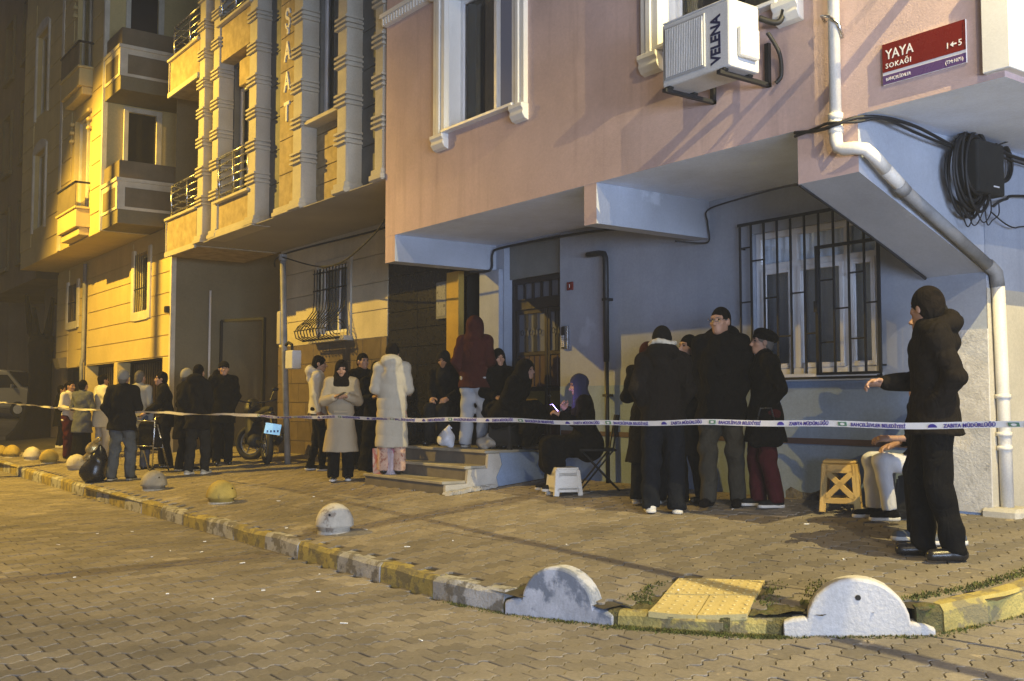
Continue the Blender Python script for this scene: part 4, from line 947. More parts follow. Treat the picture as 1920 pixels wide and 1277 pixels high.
for x0, x1 in ((-10.97, -10.31), (-10.30, -9.91)):
    lf = MB(); e = .05; y0, y1 = dy + .02, dy + .06
    lf.box(x0, x0 + e, y0, y1, .95, 2.64); lf.box(x1 - e, x1, y0, y1, .95, 2.64)
    for z, hh in ((.95, .08), (1.36, .05), (1.58, .05), (2.04, .05), (2.58, .06)): lf.box(x0 + e, x1 - e, y0, y1, z, z + hh)
    L = lf.build('door_leaf', M['brownmetal'], DR, bevel=.003)
    g = MB(); g.box(x0 + e, x1 - e, y0 + .02, y0 + .026, 2.09, 2.58); g.build('frosted_pane', M['frost'], L)
    g = MB(); g.box(x0 + e, x1 - e, y0 + .006, y0 + .03, 1.41, 1.58); g.build('ochre_panel', M['olive'], L)
    for z0, z1 in ((1.63, 2.04), (1.03, 1.36)):
        n = max(2, int((x1 - x0 - .1) / .11)); W = (x1 - x0 - 2 * e) / n
        for i in range(n):
            q = MB(); q.box(x0 + e + W * i + .006, x0 + e + W * (i + 1) - .006, y0 + .01, y0 + .03, z0 + .004, z1 - .004); q.build('slat', M['redmetal'], L, bevel=.006)
    n = max(2, int((x1 - x0 - .1) / .15)); W = (x1 - x0 - 2 * e) / n
    for i in range(1, n + (0 if n > 2 else 1)):
        xx = x0 + e + W * i
        for o in (-.028, 0, .028):
            q = MB(); q.tube([(xx + o, y0 - .004, 2.085), (xx + o, y0 - .004, 2.28), (xx + o * .2, y0 - .004, 2.32), (xx + o * .2, y0 - .004, 2.36), (xx + o, y0 - .004, 2.40), (xx + o, y0 - .004, 2.585)], .007, 5); q.build('glazing_bar', M['black'], L)
    for zz in (2.25, 2.43):
        for i in range(n):
            q = MB(); q.tube([(x0 + e + W * (i + .5) + .03 * math.cos(k * .785), y0 - .002, 2.34 + .035 * math.sin(k * .785)) for k in range(8)], .005, 4, closed=True)
            if zz < 2.3: q.build('scroll_ring', M['black'], L)
m = MB(); m.lathe([(.02, 0), (.022, .02), (.008, .03)], (0, 0, 0), 10); o = m.build('door_knob', M['steel'], DR, smooth=True); o.rotation_euler = (R(90), 0, 0); o.location = Vector((-10.22, dy + .0, 1.52)) - WL[DR.name]
m = MB(); m.box(-10.92, -10.90, dy - .02, dy + .02, 1.42, 1.54); m.build('pull_handle', M['steel'], DR, bevel=.004)
IC = empty('intercom', (-9.74, 7.98, 2.22), 'small steel intercom panel on the wall right of the entrance door', 'intercom')
m = MB(); m.box(-9.80, -9.68, WY - .035, WY + .0, 2.08, 2.36); m.build('case', M['steel'], IC, bevel=.006)
m = MB(); m.box(-9.79, -9.72, WY - .042, WY - .03, 2.09, 2.35); m.build('face_plate', M['black'], IC)
for k in range(6):
    for c in (0, 1): B('button', -9.78 + c * .03, -9.762 + c * .03, WY - .047, WY - .041, 2.11 + k * .024, 2.124 + k * .024, M['signwhite'], IC)
AL = empty('alarm_box', (-9.65, 7.98, 2.84), 'tiny dark red plate fixed high on the wall above the intercom', 'wall plate')
m = MB(); m.box(-9.71, -9.60, WY - .02, WY, 2.79, 2.89); m.build('plate', M['signred'], AL, bevel=.004); text_mesh('number', '1', .06, M['signwhite'], AL, (-9.67, WY - .021, 2.82), (1, 0, 0), (0, 0, 1))

# broken plaster at the foot of the wall
m = MB(); pr = random.Random(3); P = [(-6.46 + .52 * (i / 9), .56 + .05 * (.5 + .5 * math.sin(i * 1.3)) + pr.uniform(0, .05)) for i in range(10)]
poly = [(x, .50) for x in (-6.46, -5.94)][::1]; poly = [(-6.46, .5), (-5.94, .5)] + P[::-1]
m.prism(poly, WY - .010, WY + .01, 'xz'); m.build('broken_plaster', pm('broken_plaster_mat', (.16, .155, .15), .95, .4, 5, .8, 20, spots=.4, spcol=(.05, .05, .05), spscale=7, bdist=.04), PK)

# downpipe: wall, elbows, along the haunch, down the corner
DP = empty('drain_pipe', (-4.65, 6.4, 3.3), 'cream plastic downpipe with elbows running down the pink wall to the corner', 'drain pipe')
def pipe(pts, r, mat, name='pipe_length', n=12): return MB().tube(pts, r, n).build(name, mat, DP, smooth=True)
py_ = FY - .075
pipe([(-4.645, py_, 9), (-4.645, py_, 3.52)], .043, M['pipe']); pipe([(-4.645, py_, 3.54), (-4.645, py_, 3.34), (-4.63, py_ + .005, 3.29), (-4.58, py_ + .01, 3.27), (-4.50, py_ + .02, 3.265), (-4.44, py_ + .06, 3.25), (-4.41, py_ + .14, 3.19), (-4.405, py_ + .25, 3.12)], .048, M['pipe'], 'elbow')
for z in (3.50, 3.40): pipe([(-4.645, py_, z), (-4.645, py_, z + .045)], .054, M['pipe'], 'collar')
pipe([(-4.405, py_ + .25, 3.12), (-4.40, py_ + .46, 3.00)], .050, M['pipe'], 'coupling'); pipe([(-4.405, py_ + .42, 3.02), (-4.39, 8.02, 2.50)], .048, M['pipegrey']); pipe([(-4.405, py_ + .40, 3.03), (-4.403, py_ + .48, 2.985)], .057, M['pipegrey'], 'collar')
pipe([(-4.39, 7.96, 2.53), (-4.375, 8.05, 2.47), (-4.372, 8.07, 2.36)], .054, M['pipegrey'], 'elbow'); pipe([(-4.372, 8.07, 2.40), (-4.372, 8.10, 1.5), (-4.372, 8.12, .56)], .05, M['pipe'])
for z in (1.46, 1.05, 1.16): pipe([(-4.372, 8.10, z), (-4.372, 8.10, z + .035)], .06, M['pipe'], 'collar')
m = MB(); m.tube([(-4.76, FY - .02, 4.28), (-4.72, FY - .12, 4.29), (-4.64, FY - .145, 4.26), (-4.585, FY - .10, 4.20), (-4.59, FY - .05, 4.10)], .012, 6); m.build('pipe_hook', M['steel'], DP, smooth=True)
m = MB(); m.obox((-4.36, 8.12, .53), (.16, 0, 0), (0, .16, 0), (0, 0, .07)); m.build('pipe_footing', M['concrete'], DP, bevel=.03)

# black standpipe with a bent top
BP = empty('black_pipe', (-8.95, 7.9, .45), 'thin black metal pipe with a bent top standing against the blue wall', 'pipe')
m = MB(); yq = WY - .07; m.tube([(-9.26, yq, 3.17), (-9.05, yq, 3.165), (-8.97, yq, 3.15), (-8.945, yq, 3.10), (-8.94, yq, 3.0), (-8.935, yq, 1.9)], .034, 10); m.build('upper_pipe', M['black'], BP, smooth=True)
m = MB(); m.tube([(-8.935, yq, 1.92), (-8.92, yq, .45)], .026, 10); m.build('lower_pipe', M['black'], BP, smooth=True)
for z in (2.6, 1.5): B('pipe_clip', -8.975, -8.895, yq - .03, WY, z, z + .03, M['black'], BP)

# cables on the pink building
def cable(label, pts, r=.011, mat=None, sag=0, n=6, name='cable', parent=None, cat='cable'):
    P = [Vector(p) for p in pts]; Q = []
    for i in range(len(P) - 1):                       # Catmull-Rom
        p0, p1, p2, p3 = P[max(0, i - 1)], P[i], P[i + 1], P[min(len(P) - 1, i + 2)]
        for k in range(8):
            t = k / 8; Q.append(.5 * ((2 * p1) + (p2 - p0) * t + (2 * p0 - 5 * p1 + 4 * p2 - p3) * t * t + (3 * p1 - p0 - 3 * p2 + p3) * t ** 3))
    Q.append(P[-1]); m = MB(); m.tube(Q, r, n); o = m.build(name, mat or M['cable'], parent, smooth=True)
    if not parent: tag(o, label, cat, 'cables on the buildings')
    return o
cable('pair of black cables looping along the beam soffit from the corner to the window side', [(-5.06, FY - .02, 3.50), (-4.85, FY - .03, 3.47), (-4.66, FY - .13, 3.44), (-4.5, FY - .03, 3.49), (-4.40, 6.62, 3.56 - .06), (-4.385, 7.0, 3.49), (-4.38, 7.45, 3.42)], .014)
cable('thin black cable along the pink wall foot beside the thicker pair', [(-5.06, FY - .02, 3.47), (-4.85, FY - .03, 3.49), (-4.66, FY - .13, 3.47), (-4.5, FY - .03, 3.46), (-4.40, 6.6, 3.49), (-4.38, 7.0, 3.44), (-4.37, 7.45, 3.40)], .011)
cable('black cable hanging below the middle beam to the blue wall', [(-5.06, FY + .01, 3.10), (-5.6, 6.9, 3.22), (-6.6, 7.6, 3.38), (-7.28, 7.86, 3.40), (-7.35, 7.92, 3.28), (-7.36, 7.95, 3.10), (-7.45, 7.9, 3.08), (-7.60, 7.7, 3.10)], .009)
cable('black cable running over the entrance door to the left beam', [(-7.6, 7.92, 3.30), (-8.9, 7.95, 3.42), (-9.9, 7.95, 3.46), (-11.0, 7.93, 3.46), (-11.15, 7.9, 3.40), (-11.17, 7.9, 3.22), (-11.22, 7.85, 3.17), (-11.4, 7.7, 3.17)], .016)
cable('black cable pushed through the haunch edge above the window grille', [(-5.04, FY + .01, 3.09), (-4.99, 7.2, 2.80), (-4.945, 7.97, 2.47)], .012)
SB = empty('cable_splice_box', (-4.38, 7.75, 3.2), 'black cable junction box with big coiled loops hung on the blue side wall', 'cable box')
m = MB(); m.box(-4.43, -4.26, 7.62, 8.02, 3.06, 3.48); m.build('box', M['rubber'], SB, bevel=.02, seg=2)
m = MB(); m.box(-4.262, -4.255, 7.84, 7.92, 3.12, 3.13); m.build('box_label', M['signwhite'], SB)
crnd = random.Random(5)
for k in range(11):
    a = MB(); cx, cz = 7.64 + crnd.gauss(0, .03), 3.23 + crnd.gauss(0, .02); rx, rz2 = .19 + crnd.gauss(0, .025), .30 + crnd.gauss(0, .03); a.tube([(-4.40 + .012 * k, cx + rx * math.cos(t), cz + rz2 * math.sin(t)) for t in np.linspace(0, 2 * math.pi, 29)[:-1]], .013, 6, closed=True); a.build('coil', M['cable'], SB, smooth=True)
for k in range(4):
    a = MB(); cx, cz = 8.16 + crnd.gauss(0, .01), 3.38; r_ = .155 + crnd.gauss(0, .012); a.tube([(-4.39 + .012 * k, cx + r_ * math.cos(t), cz + r_ * math.sin(t)) for t in np.linspace(0, 2 * math.pi, 25)[:-1]], .009, 6, closed=True); a.build('small_coil', M['cable'], SB, smooth=True)
for k in range(4):
    y0 = 7.55 + .12 * k; cable('', [(-4.38, y0, 3.05), (-4.37, y0 + .02, 2.90 - .05 * (k % 2)), (-4.37, y0 + .10, 2.80 + .03 * k), (-4.37, y0 + .2, 2.95), (-4.38, y0 + .22, 3.06)], .005, name='loose_loop', parent=SB)
cable('', [(-4.30, 7.98, 3.48), (-4.2, 8.4, 3.60), (-3.9, 9.2, 3.66), (-3.5, 10.5, 3.7)], .007, name='feed_cable', parent=SB); cable('', [(-4.30, 8.0, 3.45), (-4.36, 8.5, 3.45), (-4.36, 9.5, 3.50), (-4.38, 12, 3.55)], .014, name='feed_cable', parent=SB)
cable('', [(-4.30, 7.9, 2.98), (-4.36, 8.2, 3.08), (-4.36, 8.7, 3.16), (-4.38, 12, 3.4)], .012, name='feed_cable', parent=SB); cable('', [(-4.35, 7.95, 2.95), (-4.36, 8.3, 2.86), (-4.36, 8.8, 2.92), (-4.38, 12, 3.2)], .006, name='feed_cable', parent=SB); cable('', [(-4.3, 8.0, 3.42), (-4.36, 8.6, 3.41), (-4.38, 12, 3.45)], .008, name='feed_cable', parent=SB)

# street name plate
SG = empty('street_sign', (-3.97, 6.42, 3.82), 'red and purple street name plate reading YAYA on the pink wall', 'street sign')
sx0, sx1, sz0, sz1 = -4.285, -3.655, 3.675, 3.97; sy = FY - .018
m = MB(); m.box(sx0, sx1, sy, FY - .004, sz0, sz1); m.build('back_plate', M['signwhite'], SG, bevel=.002)
m = MB(); m.box(sx0 + .002, sx1 - .002, sy - .003, sy - .0005, 3.764, sz1 - .002); m.build('red_field', M['signred'], SG)
m = MB(); m.box(sx0 + .002, sx1 - .002, sy - .003, sy - .0005, sz0 + .002, 3.742); m.build('purple_field', M['signpurple'], SG)
m = MB(); m.box(sx1 - .014, sx1 - .011, sy - .005, sy - .003, 3.80, 3.955); m.build('edge_strip', M['signred'], SG)  # thin raised strip in the same red as the field
ty_ = sy - .0035
text_mesh('lettering', 'YAYA', .098, M['signwhite'], SG, (sx0 + .028, ty_, 3.853), (1, 0, 0), (0, 0, 1), .001, sx=.88, bold=.0008)
text_mesh('lettering', 'SOKAĞI', .050, M['signwhite'], SG, (sx0 + .027, ty_, 3.789), (1, 0, 0), (0, 0, 1), .001, spacing=1.18, bold=.0006)
text_mesh('lettering', '1', .058, M['signwhite'], SG, (sx1 - .145, ty_, 3.803), (1, 0, 0), (0, 0, 1), .001, bold=.0006); text_mesh('lettering', '5', .058, M['signwhite'], SG, (sx1 - .055, ty_, 3.803), (1, 0, 0), (0, 0, 1), .001, bold=.0006)
m = MB(); ax0, az = sx1 - .112, 3.823
m.prism([(ax0, az), (ax0 + .022, az + .018), (ax0 + .022, az + .005), (ax0 + .046, az + .005), (ax0 + .046, az - .005), (ax0 + .022, az - .005), (ax0 + .022, az - .018)], ty_ - .001, ty_ + .001, 'xz'); m.build('arrow', M['signwhite'], SG)
text_mesh('lettering', 'BAHÇELİEVLER', .033, M['signwhite'], SG, (sx0 + .027, ty_, 3.699), (1, 0, 0), (0, 0, 1), .001, sx=.88); text_mesh('lettering', '(TM:1071)', .036, M['signwhite'], SG, (sx1 - .15, ty_, 3.697), (1, 0, 0), (0, 0, 1), .001, sx=.85)

# air conditioner on its brackets
AC = empty('air_conditioner', (-5.6, 6.1, 3.95), 'white outdoor air conditioner unit on black brackets under the upper window', 'air conditioner')
ax0, ax1, ay0, ay1, az0, az1 = -5.95, -5.23, 5.90, 6.24, 3.97, 4.49
m = MB(); m.box(ax0, ax1, ay0, ay1, az0, az1); m.build('case', M['acw'], AC, bevel=.018, seg=2)
m = MB(); m.box(ax0 + .035, ax0 + .475, ay0 - .014, ay0 + .005, az0 + .05, az1 - .04); G = m.build('fan_grille', pm('ac_grille_back', (.36, .37, .38), .5, .05, 3, 0), AC, bevel=.012, seg=2)
for i in range(22):
    x = ax0 + .06 + i * .0185; q = MB(); q.box(x, x + .007, ay0 - .022, ay0 - .012, az0 + .07, az1 - .06); q.build('slat', M['acw'], G)
m = MB(); m.box(ax0 + .01, ax1 - .01, ay0 - .004, ay1 + .0, az1 - .002, az1 + .012); m.build('top_cover', M['acw'], AC, bevel=.006)
text_mesh('logo', 'VELENA', .135, M['aclogo'], AC, (ax0 + .625, ay0 - .003, az0 + .05), (0, 0, 1), (-1, 0, 0), .001, bold=.005, sx=.78)
m = MB(); m.box(ax1, ax1 + .05, ay0 + .08, ay1 - .05, az0 + .08, az0 + .32); m.build('valve_cover', M['acw'], AC, bevel=.012)
for x in (ax0 + .06, ax1 - .08):
    m = MB(); m.box(x - .02, x + .02, ay0 - .04, FY + .0, az0 - .05, az0 - .02); m.box(x - .02, x + .02, FY - .035, FY - .002, az0 - .05, az0 + .30); m.build('bracket', M['black'], AC)
    for y in (ay0 + .02, ay1 - .04): B('rubber_foot', x - .03, x + .03, y - .025, y + .025, az0 - .02, az0 + .004, M['rubber'], AC, .006)
cable('', [(ax1 - .02, 6.26, 4.42), (ax1 + .10, 6.36, 4.38), (ax1 + .13, 6.41, 4.6), (ax1 + .22, 6.42, 4.95), (ax1 + .3, 6.43, 5.4)], .024, name='refrigerant_hose', parent=AC)
cable('', [(ax1 + .03, 6.30, 4.30), (ax1 + .06, 6.40, 4.15), (ax1 + .06, 6.42, 3.98), (ax1 + .02, 6.40, 3.92)], .016, name='drain_hose', parent=AC)

# ---------------- steps and landing
ST = empty('entrance_steps', (-10.9, 7.2, .4), 'worn three step concrete entrance stair with pale broken flank', 'steps')
xr = -10.16; TD = .31
for i, (y0, z1) in enumerate(((6.50, .525), (6.81, .69), (7.10, .865))):
    x1 = xr + .0; x0 = -12.05
    y1 = (6.81, 7.10, 8.05)[i]
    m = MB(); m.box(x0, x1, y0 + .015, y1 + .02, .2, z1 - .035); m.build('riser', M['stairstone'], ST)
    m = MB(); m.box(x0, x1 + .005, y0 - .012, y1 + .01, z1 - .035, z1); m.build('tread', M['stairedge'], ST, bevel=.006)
m = MB(); m.prism([(6.505, .3), (6.505, .486), (6.80, .492), (6.815, .652), (7.09, .658), (7.105, .828), (8.0, .828), (8.0, .3)], xr + .002, xr + .05, 'yz'); m.build('stair_flank', M['concrete'], ST)
m = MB(); m.prism([(7.28, .3), (7.22, .55), (7.30, .70), (7.26, .836), (8.0, .836), (8.0, .3)], xr + .051, xr + .065, 'yz'); m.build('painted_flank', M['plinth'], ST)
m = MB()
for k in range(26):
    y = rnd.uniform(6.5, 7.2); z = gz(y) + rnd.uniform(0, .02); m.obox((xr + .08 + rnd.uniform(0, .09), y, z), (.03, .01, 0), (-.01, .04, 0), (0, .006, .012 + .012 * rnd.random()))
o = m.build('rough_mortar', M['concrete'], ST); o['kind'] = 'stuff'

# ================================================================ STONE BUILDING (middle)
SB2 = empty('apartment_building', (-15, 8, .5), 'sandstone clad apartment building with banded white pilasters and vertical lettering', 'building')
LY, LZ = 6.45, 4.28; RY = 6.72
wa = (-17.30, -15.98, 4.93, 7.28); wb = (-13.90, -12.82, 5.55, 7.6)
mb = MB(); mb.wall('y', RY, -18.33, -11.46, LZ, 11, [wa, wb, (wa[0], wa[1], 8.05, 10.4), (wb[0], wb[1], 8.65, 10.6)], .18); mb.wall('x', -18.33, RY, 14, LZ, 11); mb.wall('x', -11.46, RY, 8, LZ, 11); mb.build('upper_wall', M['greystone'], SB2)
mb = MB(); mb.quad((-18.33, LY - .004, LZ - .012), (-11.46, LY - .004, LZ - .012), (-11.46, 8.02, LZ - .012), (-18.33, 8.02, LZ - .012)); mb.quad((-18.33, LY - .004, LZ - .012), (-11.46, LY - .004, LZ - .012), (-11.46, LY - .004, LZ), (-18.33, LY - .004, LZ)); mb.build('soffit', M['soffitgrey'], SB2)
def pilaster(x0, x1, z0=LZ + .02, first=4.96, step=.535, mat='creamlt', y=LY):
    P = MB().box(x0, x1, y, RY, z0, 11).build('pilaster', M[mat], SB2, bevel=.008)
    z = first
    while z < 9:
        m = MB()
        for k in range(3): m.box(x0 - .034, x1 + .034, y - .040, RY - .01, z + k * .068, z + k * .068 + .030)
        m.build('band', M[mat], P); z += step
    m = MB(); m.box(x0 - .053, x1 + .053, y - .058, RY - .005, z0 - .017, z0 + .053); m.box(x0 - .033, x1 + .033, y - .036, RY - .006, z0 + .053, z0 + .123); m.build('base_moulding', M[mat], P, bevel=.006)
pilaster(-18.33, -18.05); pilaster(-17.62, -17.34); pilaster(-15.98, -15.67); pilaster(-14.26, -13.96); pilaster(-12.82, -12.55); pilaster(-11.75, -11.54)
# panels between the pilasters
def stone_panels(x0, x1, y0, y1, z0, z1, h, mat, gap=.012):
    z = z0
    while z < z1 - .05:
        zt = min(z + h, z1); MB().box(x0, x1, y0, y1, z + gap / 2, zt - gap / 2).build('stone_panel', M[mat], SB2, bevel=.004); z += h
stone_panels(-18.05, -17.62, RY - .06, RY - .002, LZ + .1, 9.6, .535, 'creamlt'); stone_panels(-15.67, -14.88, RY - .03, RY - .002, LZ + .1, 9.6, .535, 'greystone'); stone_panels(-12.55, -11.75, RY - .03, RY - .002, LZ + .1, 9.6, .535, 'greystone')
stone_panels(-14.88, -14.27, LY + .06, RY - .002, LZ + .1, 9.6, .535, 'sand')
stone_panels(-13.96, -12.83, RY - .03, RY - .002, LZ + .1, 5.5, .25, 'sand')
for (x0, x1) in ((-14.92, -13.92), (-12.86, -12.5), (-11.80, -11.50)):
    m = MB(); m.box(x0, x1, LY - .043, RY - .002, LZ - .006, LZ + .06); m.box(x0 + .02, x1 - .02, LY - .023, RY - .002, LZ + .06, LZ + .118); m.build('string_course', M['creamlt'], SB2, bevel=.005)
# window bay with railing
m = MB(); m.box(-17.62, -15.67, LY - .05, RY, 4.26, 4.34); m.box(-17.60, -15.69, LY - .03, RY, 4.34, 4.40); m.build('string_course', M['creamlt'], SB2, bevel=.006)
for zz in (0, 3.12):
    m = MB(); m.box(-17.34, -15.98, LY + .03, RY, 4.40 + zz - (.17 if zz else 0), 4.86 + zz); m.build('parapet_panel', M['sand'], SB2)
    m = MB(); m.box(-17.42, -15.90, LY - .05, RY, 4.86 + zz, 4.91 + zz); m.build('ledge', M['creamlt'], SB2, bevel=.006)
    rl = MB(); y = LY + .02
    for k in range(6): rl.tube([(-17.30, y, 5.0 + zz + k * .13), (-16.02, y, 5.0 + zz + k * .13)], .016 if k < 5 else .026, 6)
    for x in (-17.30, -16.66, -16.02): rl.tube([(x, y, 4.9 + zz), (x, y, 5.66 + zz)], .022, 6)
    tag(rl.build('balcony_railing', M['steel'], SB2, smooth=True))
window(SB2, wa[0] + .02, wa[1] - .02, wa[2], wa[3] - .35, RY + .1, M['pvc'], mull=(-16.64,), curt=[(-17.2, -16.1, M['curtaindk'], .1)], sill=False)
m = MB(); m.box(wa[0] + .45, wa[1], RY - .1, RY + .08, wa[3] - .45, wa[3]); m.build('shutter_box', M['sand'], SB2, bevel=.01)
window(SB2, wb[0], wb[1], wb[2], wb[3], RY + .06, M['pvc'], mull=(-13.36,), curt=[(-13.8, -12.9, M['curtaindk'], .1)], sill=False)
m = MB(); m.box(wb[0] - .06, wb[1] + .02, LY + .02, RY, wb[2] - .06, wb[2]); m.build('ledge', M['creamlt'], SB2, bevel=.005)
# balconies at the left end
for zz in (0, 3.12):
    m = MB(); m.box(-19.95, -18.34, LY, LY + .10, 4.25 + zz, 4.93 + zz); m.box(-19.95, -19.85, LY + .10, 8.0, 4.25 + zz, 4.93 + zz); m.box(-19.85, -18.34, LY + .1, 8.0, 4.25 + zz, 4.35 + zz); bl = m.build('balcony', M['sand'], SB2)
    m = MB(); m.box(-20.02, -18.33, LY - .05, LY + .14, 4.93 + zz, 4.98 + zz); m.box(-20.0, -19.97, LY - .02, LY, 4.22 + zz, 4.93 + zz); m.box(-19.99, -18.33, LY - .04, LY, 4.22 + zz, 4.32 + zz); m.build('coping', M['creamlt'], bl, bevel=.005)
    rl = MB(); y = LY + .05
    for k in range(5): rl.tube([(-19.88, y, 5.08 + zz + k * .13), (-18.35, y, 5.08 + zz + k * .13)], .014 if k < 4 else .024, 6)
    for x in (-19.88, -19.0): rl.tube([(x, y, 4.97 + zz), (x, y, 5.61 + zz)], .022, 6)
    for k in range(5): rl.tube([(-19.88, y, 5.08 + zz + k * .13), (-19.88, 8, 5.08 + zz + k * .13)], .014, 6)
    rl.build('railing', M['steel'], bl, smooth=True)
# lettering down the panel (it goes on above the picture)
for ch, z in (('İ', 8.83), ('N', 8.24), ('Ş', 7.16), ('A', 6.66), ('A', 6.19), ('T', 5.72)):
    text_mesh('letter', ch, .42, M['white'], SB2, (-14.60, LY + .055, z), (1, 0, 0), (0, 0, 1), .018, 'CENTER', bold=.008, sx=.72)
text_mesh('letter', 'N', .42, M['white'], SB2, (-14.60, LY + .055, 7.72), (1, 0, 0), (0, 0, 1), .018, 'CENTER', bold=.008, sx=.72)
# ground floor: cream panels above, brown tiles below
GY = 8.0; gw = (-16.55, -15.42, 2.62, 3.78)
mb = MB(); mb.wall('y', GY + .03, -18.2, -14.1, .3, LZ, [gw], .15); mb.wall('x', -18.2, GY + .03, 14, .3, LZ); mb.build('ground_floor_wall', M['cream'], SB2)
z = 2.46
while z < LZ - .1:
    zt = min(z + .44, LZ - .005)
    segs = [(-18.19, -14.11)] if (zt <= gw[2] or z >= gw[3]) else [(-18.19, gw[0]), (gw[1], -14.11)]
    for a, b in segs:
        if gw[2] < zt and z < gw[3] and len(segs) == 2 or True: MB().box(a, b, GY, GY + .028, z + .006, zt - .006).build('stone_panel', M['cream'], SB2, bevel=.004)
    z += .44
for r in range(6):
    z0 = .42 + r * .34; k = 0; x = -18.19 - (.30 if r % 2 else 0)
    while x < -14.12:
        a, b = max(x, -18.19), min(x + .60, -14.11)
        if b - a > .03: MB().box(a + .004, b - .004, GY - .012, GY + .028, z0 + .004, z0 + .336).build('wall_tile', M['browntile'], SB2, bevel=.002)
        x += .60
window(SB2, gw[0], gw[1], gw[2], gw[3], GY + .10, M['pvc'], mull=(-15.98,), curt=[(-16.5, -15.5, M['curtain'], .1)], sill=False)
m = MB()
for a, b, c, d in ((gw[0] - .10, gw[0], gw[2] - .1, gw[3] + .1), (gw[1], gw[1] + .12, gw[2] - .1, gw[3] + .1), (gw[0], gw[1], gw[3], gw[3] + .1)): m.box(a, b, GY - .03, GY + .03, c, d)
m.build('window_surround', M['creamlt'], SB2, bevel=.005)
m = MB(); m.box(gw[0] - .06, gw[1] + .15, GY - .16, GY + .02, gw[2] - .16, gw[2] - .08); m.build('ledge', M['creamlt'], SB2, bevel=.005)
BG = empty('window_grille', (-15.98, 7.85, 2.5), 'belly shaped wrought iron window grille on the sandstone building', 'window grille')
prof = [(0, 3.74), (0, 3.2), (-.02, 3.02), (-.14, 2.86), (-.30, 2.74), (-.36, 2.64), (-.33, 2.54), (-.22, 2.50), (-.04, 2.50)]
for i in range(11):
    x = gw[0] - .02 + i * (gw[1] - gw[0] + .04) / 10; q = MB(); q.tube([(x, GY - .07 + a, z) for a, z in prof], .010, 5); q.build('grille_bar', M['black'], BG, smooth=True)
for zz, o in ((3.66, 0), (3.36, 0)):
    q = MB(); q.box(gw[0] - .04, gw[1] + .04, GY - .085, GY - .055, zz, zz + .02); q.build('cross_rail', M['black'], BG)
for a, z in ((-.36, 2.66), (-.20, 2.49)):
    q = MB(); q.box(gw[0] - .04, gw[1] + .04, GY - .08 + a, GY - .06 + a, z - .008, z + .008); q.build('cross_rail', M['black'], BG)
for x in (gw[0] - .03, gw[1] + .03):
    for k, rr in enumerate((.10, .15)):
        q = MB(); q.tube([(x, GY - .22 + rr * math.cos(t), 2.66 + rr * math.sin(t)) for t in np.linspace(0, 5.2, 18)], .008, 5); q.build('side_scroll', M['black'], BG, smooth=True)
# entrance recess clad in black granite
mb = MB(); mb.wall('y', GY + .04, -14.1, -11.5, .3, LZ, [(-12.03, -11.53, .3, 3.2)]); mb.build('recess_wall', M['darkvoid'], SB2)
for r in range(11):
    z0 = .62 + r * .275
    for c in range(2): MB().box(-14.09 + c * .87 + .004, -14.09 + (c + 1) * .87 - .004, GY, GY + .038, z0 + .004, z0 + .271).build('granite_tile', M['blacktile'], SB2, bevel=.002)
m = MB(); m.box(-12.35, -12.04, GY - .05, GY + .1, .87, 3.27); m.build('door_side_panel', M['ochre'], SB2, bevel=.005)
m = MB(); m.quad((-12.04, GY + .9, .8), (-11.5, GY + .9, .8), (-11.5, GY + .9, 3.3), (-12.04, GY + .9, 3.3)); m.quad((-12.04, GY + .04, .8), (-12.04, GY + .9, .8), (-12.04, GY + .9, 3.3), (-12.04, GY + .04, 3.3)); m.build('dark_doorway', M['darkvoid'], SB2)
PO = empty('wall_notice', (-12.5, 7.97, 2.9), 'framed pale notice on the black granite beside the ochre door panel', 'notice')
m = MB(); m.box(-12.66, -12.37, GY - .03, GY - .002, 2.63, 3.16); m.build('frame', M['greystone'], PO, bevel=.004); m = MB(); m.box(-12.63, -12.40, GY - .034, GY - .028, 2.67, 3.12); m.build('sheet', pm('notice_sheet', (.22, .23, .24), .7, .35, 14, 0, spots=.4, spcol=(.06, .06, .07), spscale=14), PO)

# pole with meter box in front of the stone building
PL_ = empty('utility_pole', (-15.85, 7.14, .44), 'grey metal pole with a pale box in front of the sandstone building', 'pole')
m = MB(); m.tube([(-16.12, 7.14, 3.86), (-16.0, 7.14, 2.2), (-15.82, 7.14, .40)], .05, 12); m.build('pole_shaft', M['pipegrey'], PL_, smooth=True)
m = MB(); m.tube([(-16.12, 7.14, 3.80), (-16.12, 7.14, 3.9)], .07, 10); m.build('pole_cap', M['pipegrey'], PL_)
m = MB(); m.box(-15.80, -15.52, 7.06, 7.22, 1.98, 2.28); m.build('meter_box', M['acw'], PL_, bevel=.012)
m = MB(); m.tube([(-15.7, 7.14, 2.28), (-15.72, 7.14, 2.38), (-15.85, 7.14, 2.42), (-15.95, 7.14, 2.38)], .025, 8); m.build('conduit', M['rubber'], PL_, smooth=True)
m = MB(); m.box(-16.20, -16.06, 7.08, 7.2, 2.40, 2.95); m.build('cable_cover', M['creamlt'], PL_, bevel=.01)
cable('black cable sagging from the pole across the cream wall to the pink building', [(-16.1, 7.1, 3.86), (-15.2, 7.3, 3.62), (-14.2, 7.2, 3.55), (-13.2, 7.0, 3.62), (-12.2, 6.8, 3.80), (-11.5, 6.6, 4.05)], .012)
cable('thick black cable running under the soffit edge of the sandstone building', [(-18.2, 7.9, 3.98), (-16.2, 7.2, 3.92), (-14.4, 7.9, 4.14), (-12.9, 7.95, 4.2), (-11.6, 7.9, 4.22)], .016)

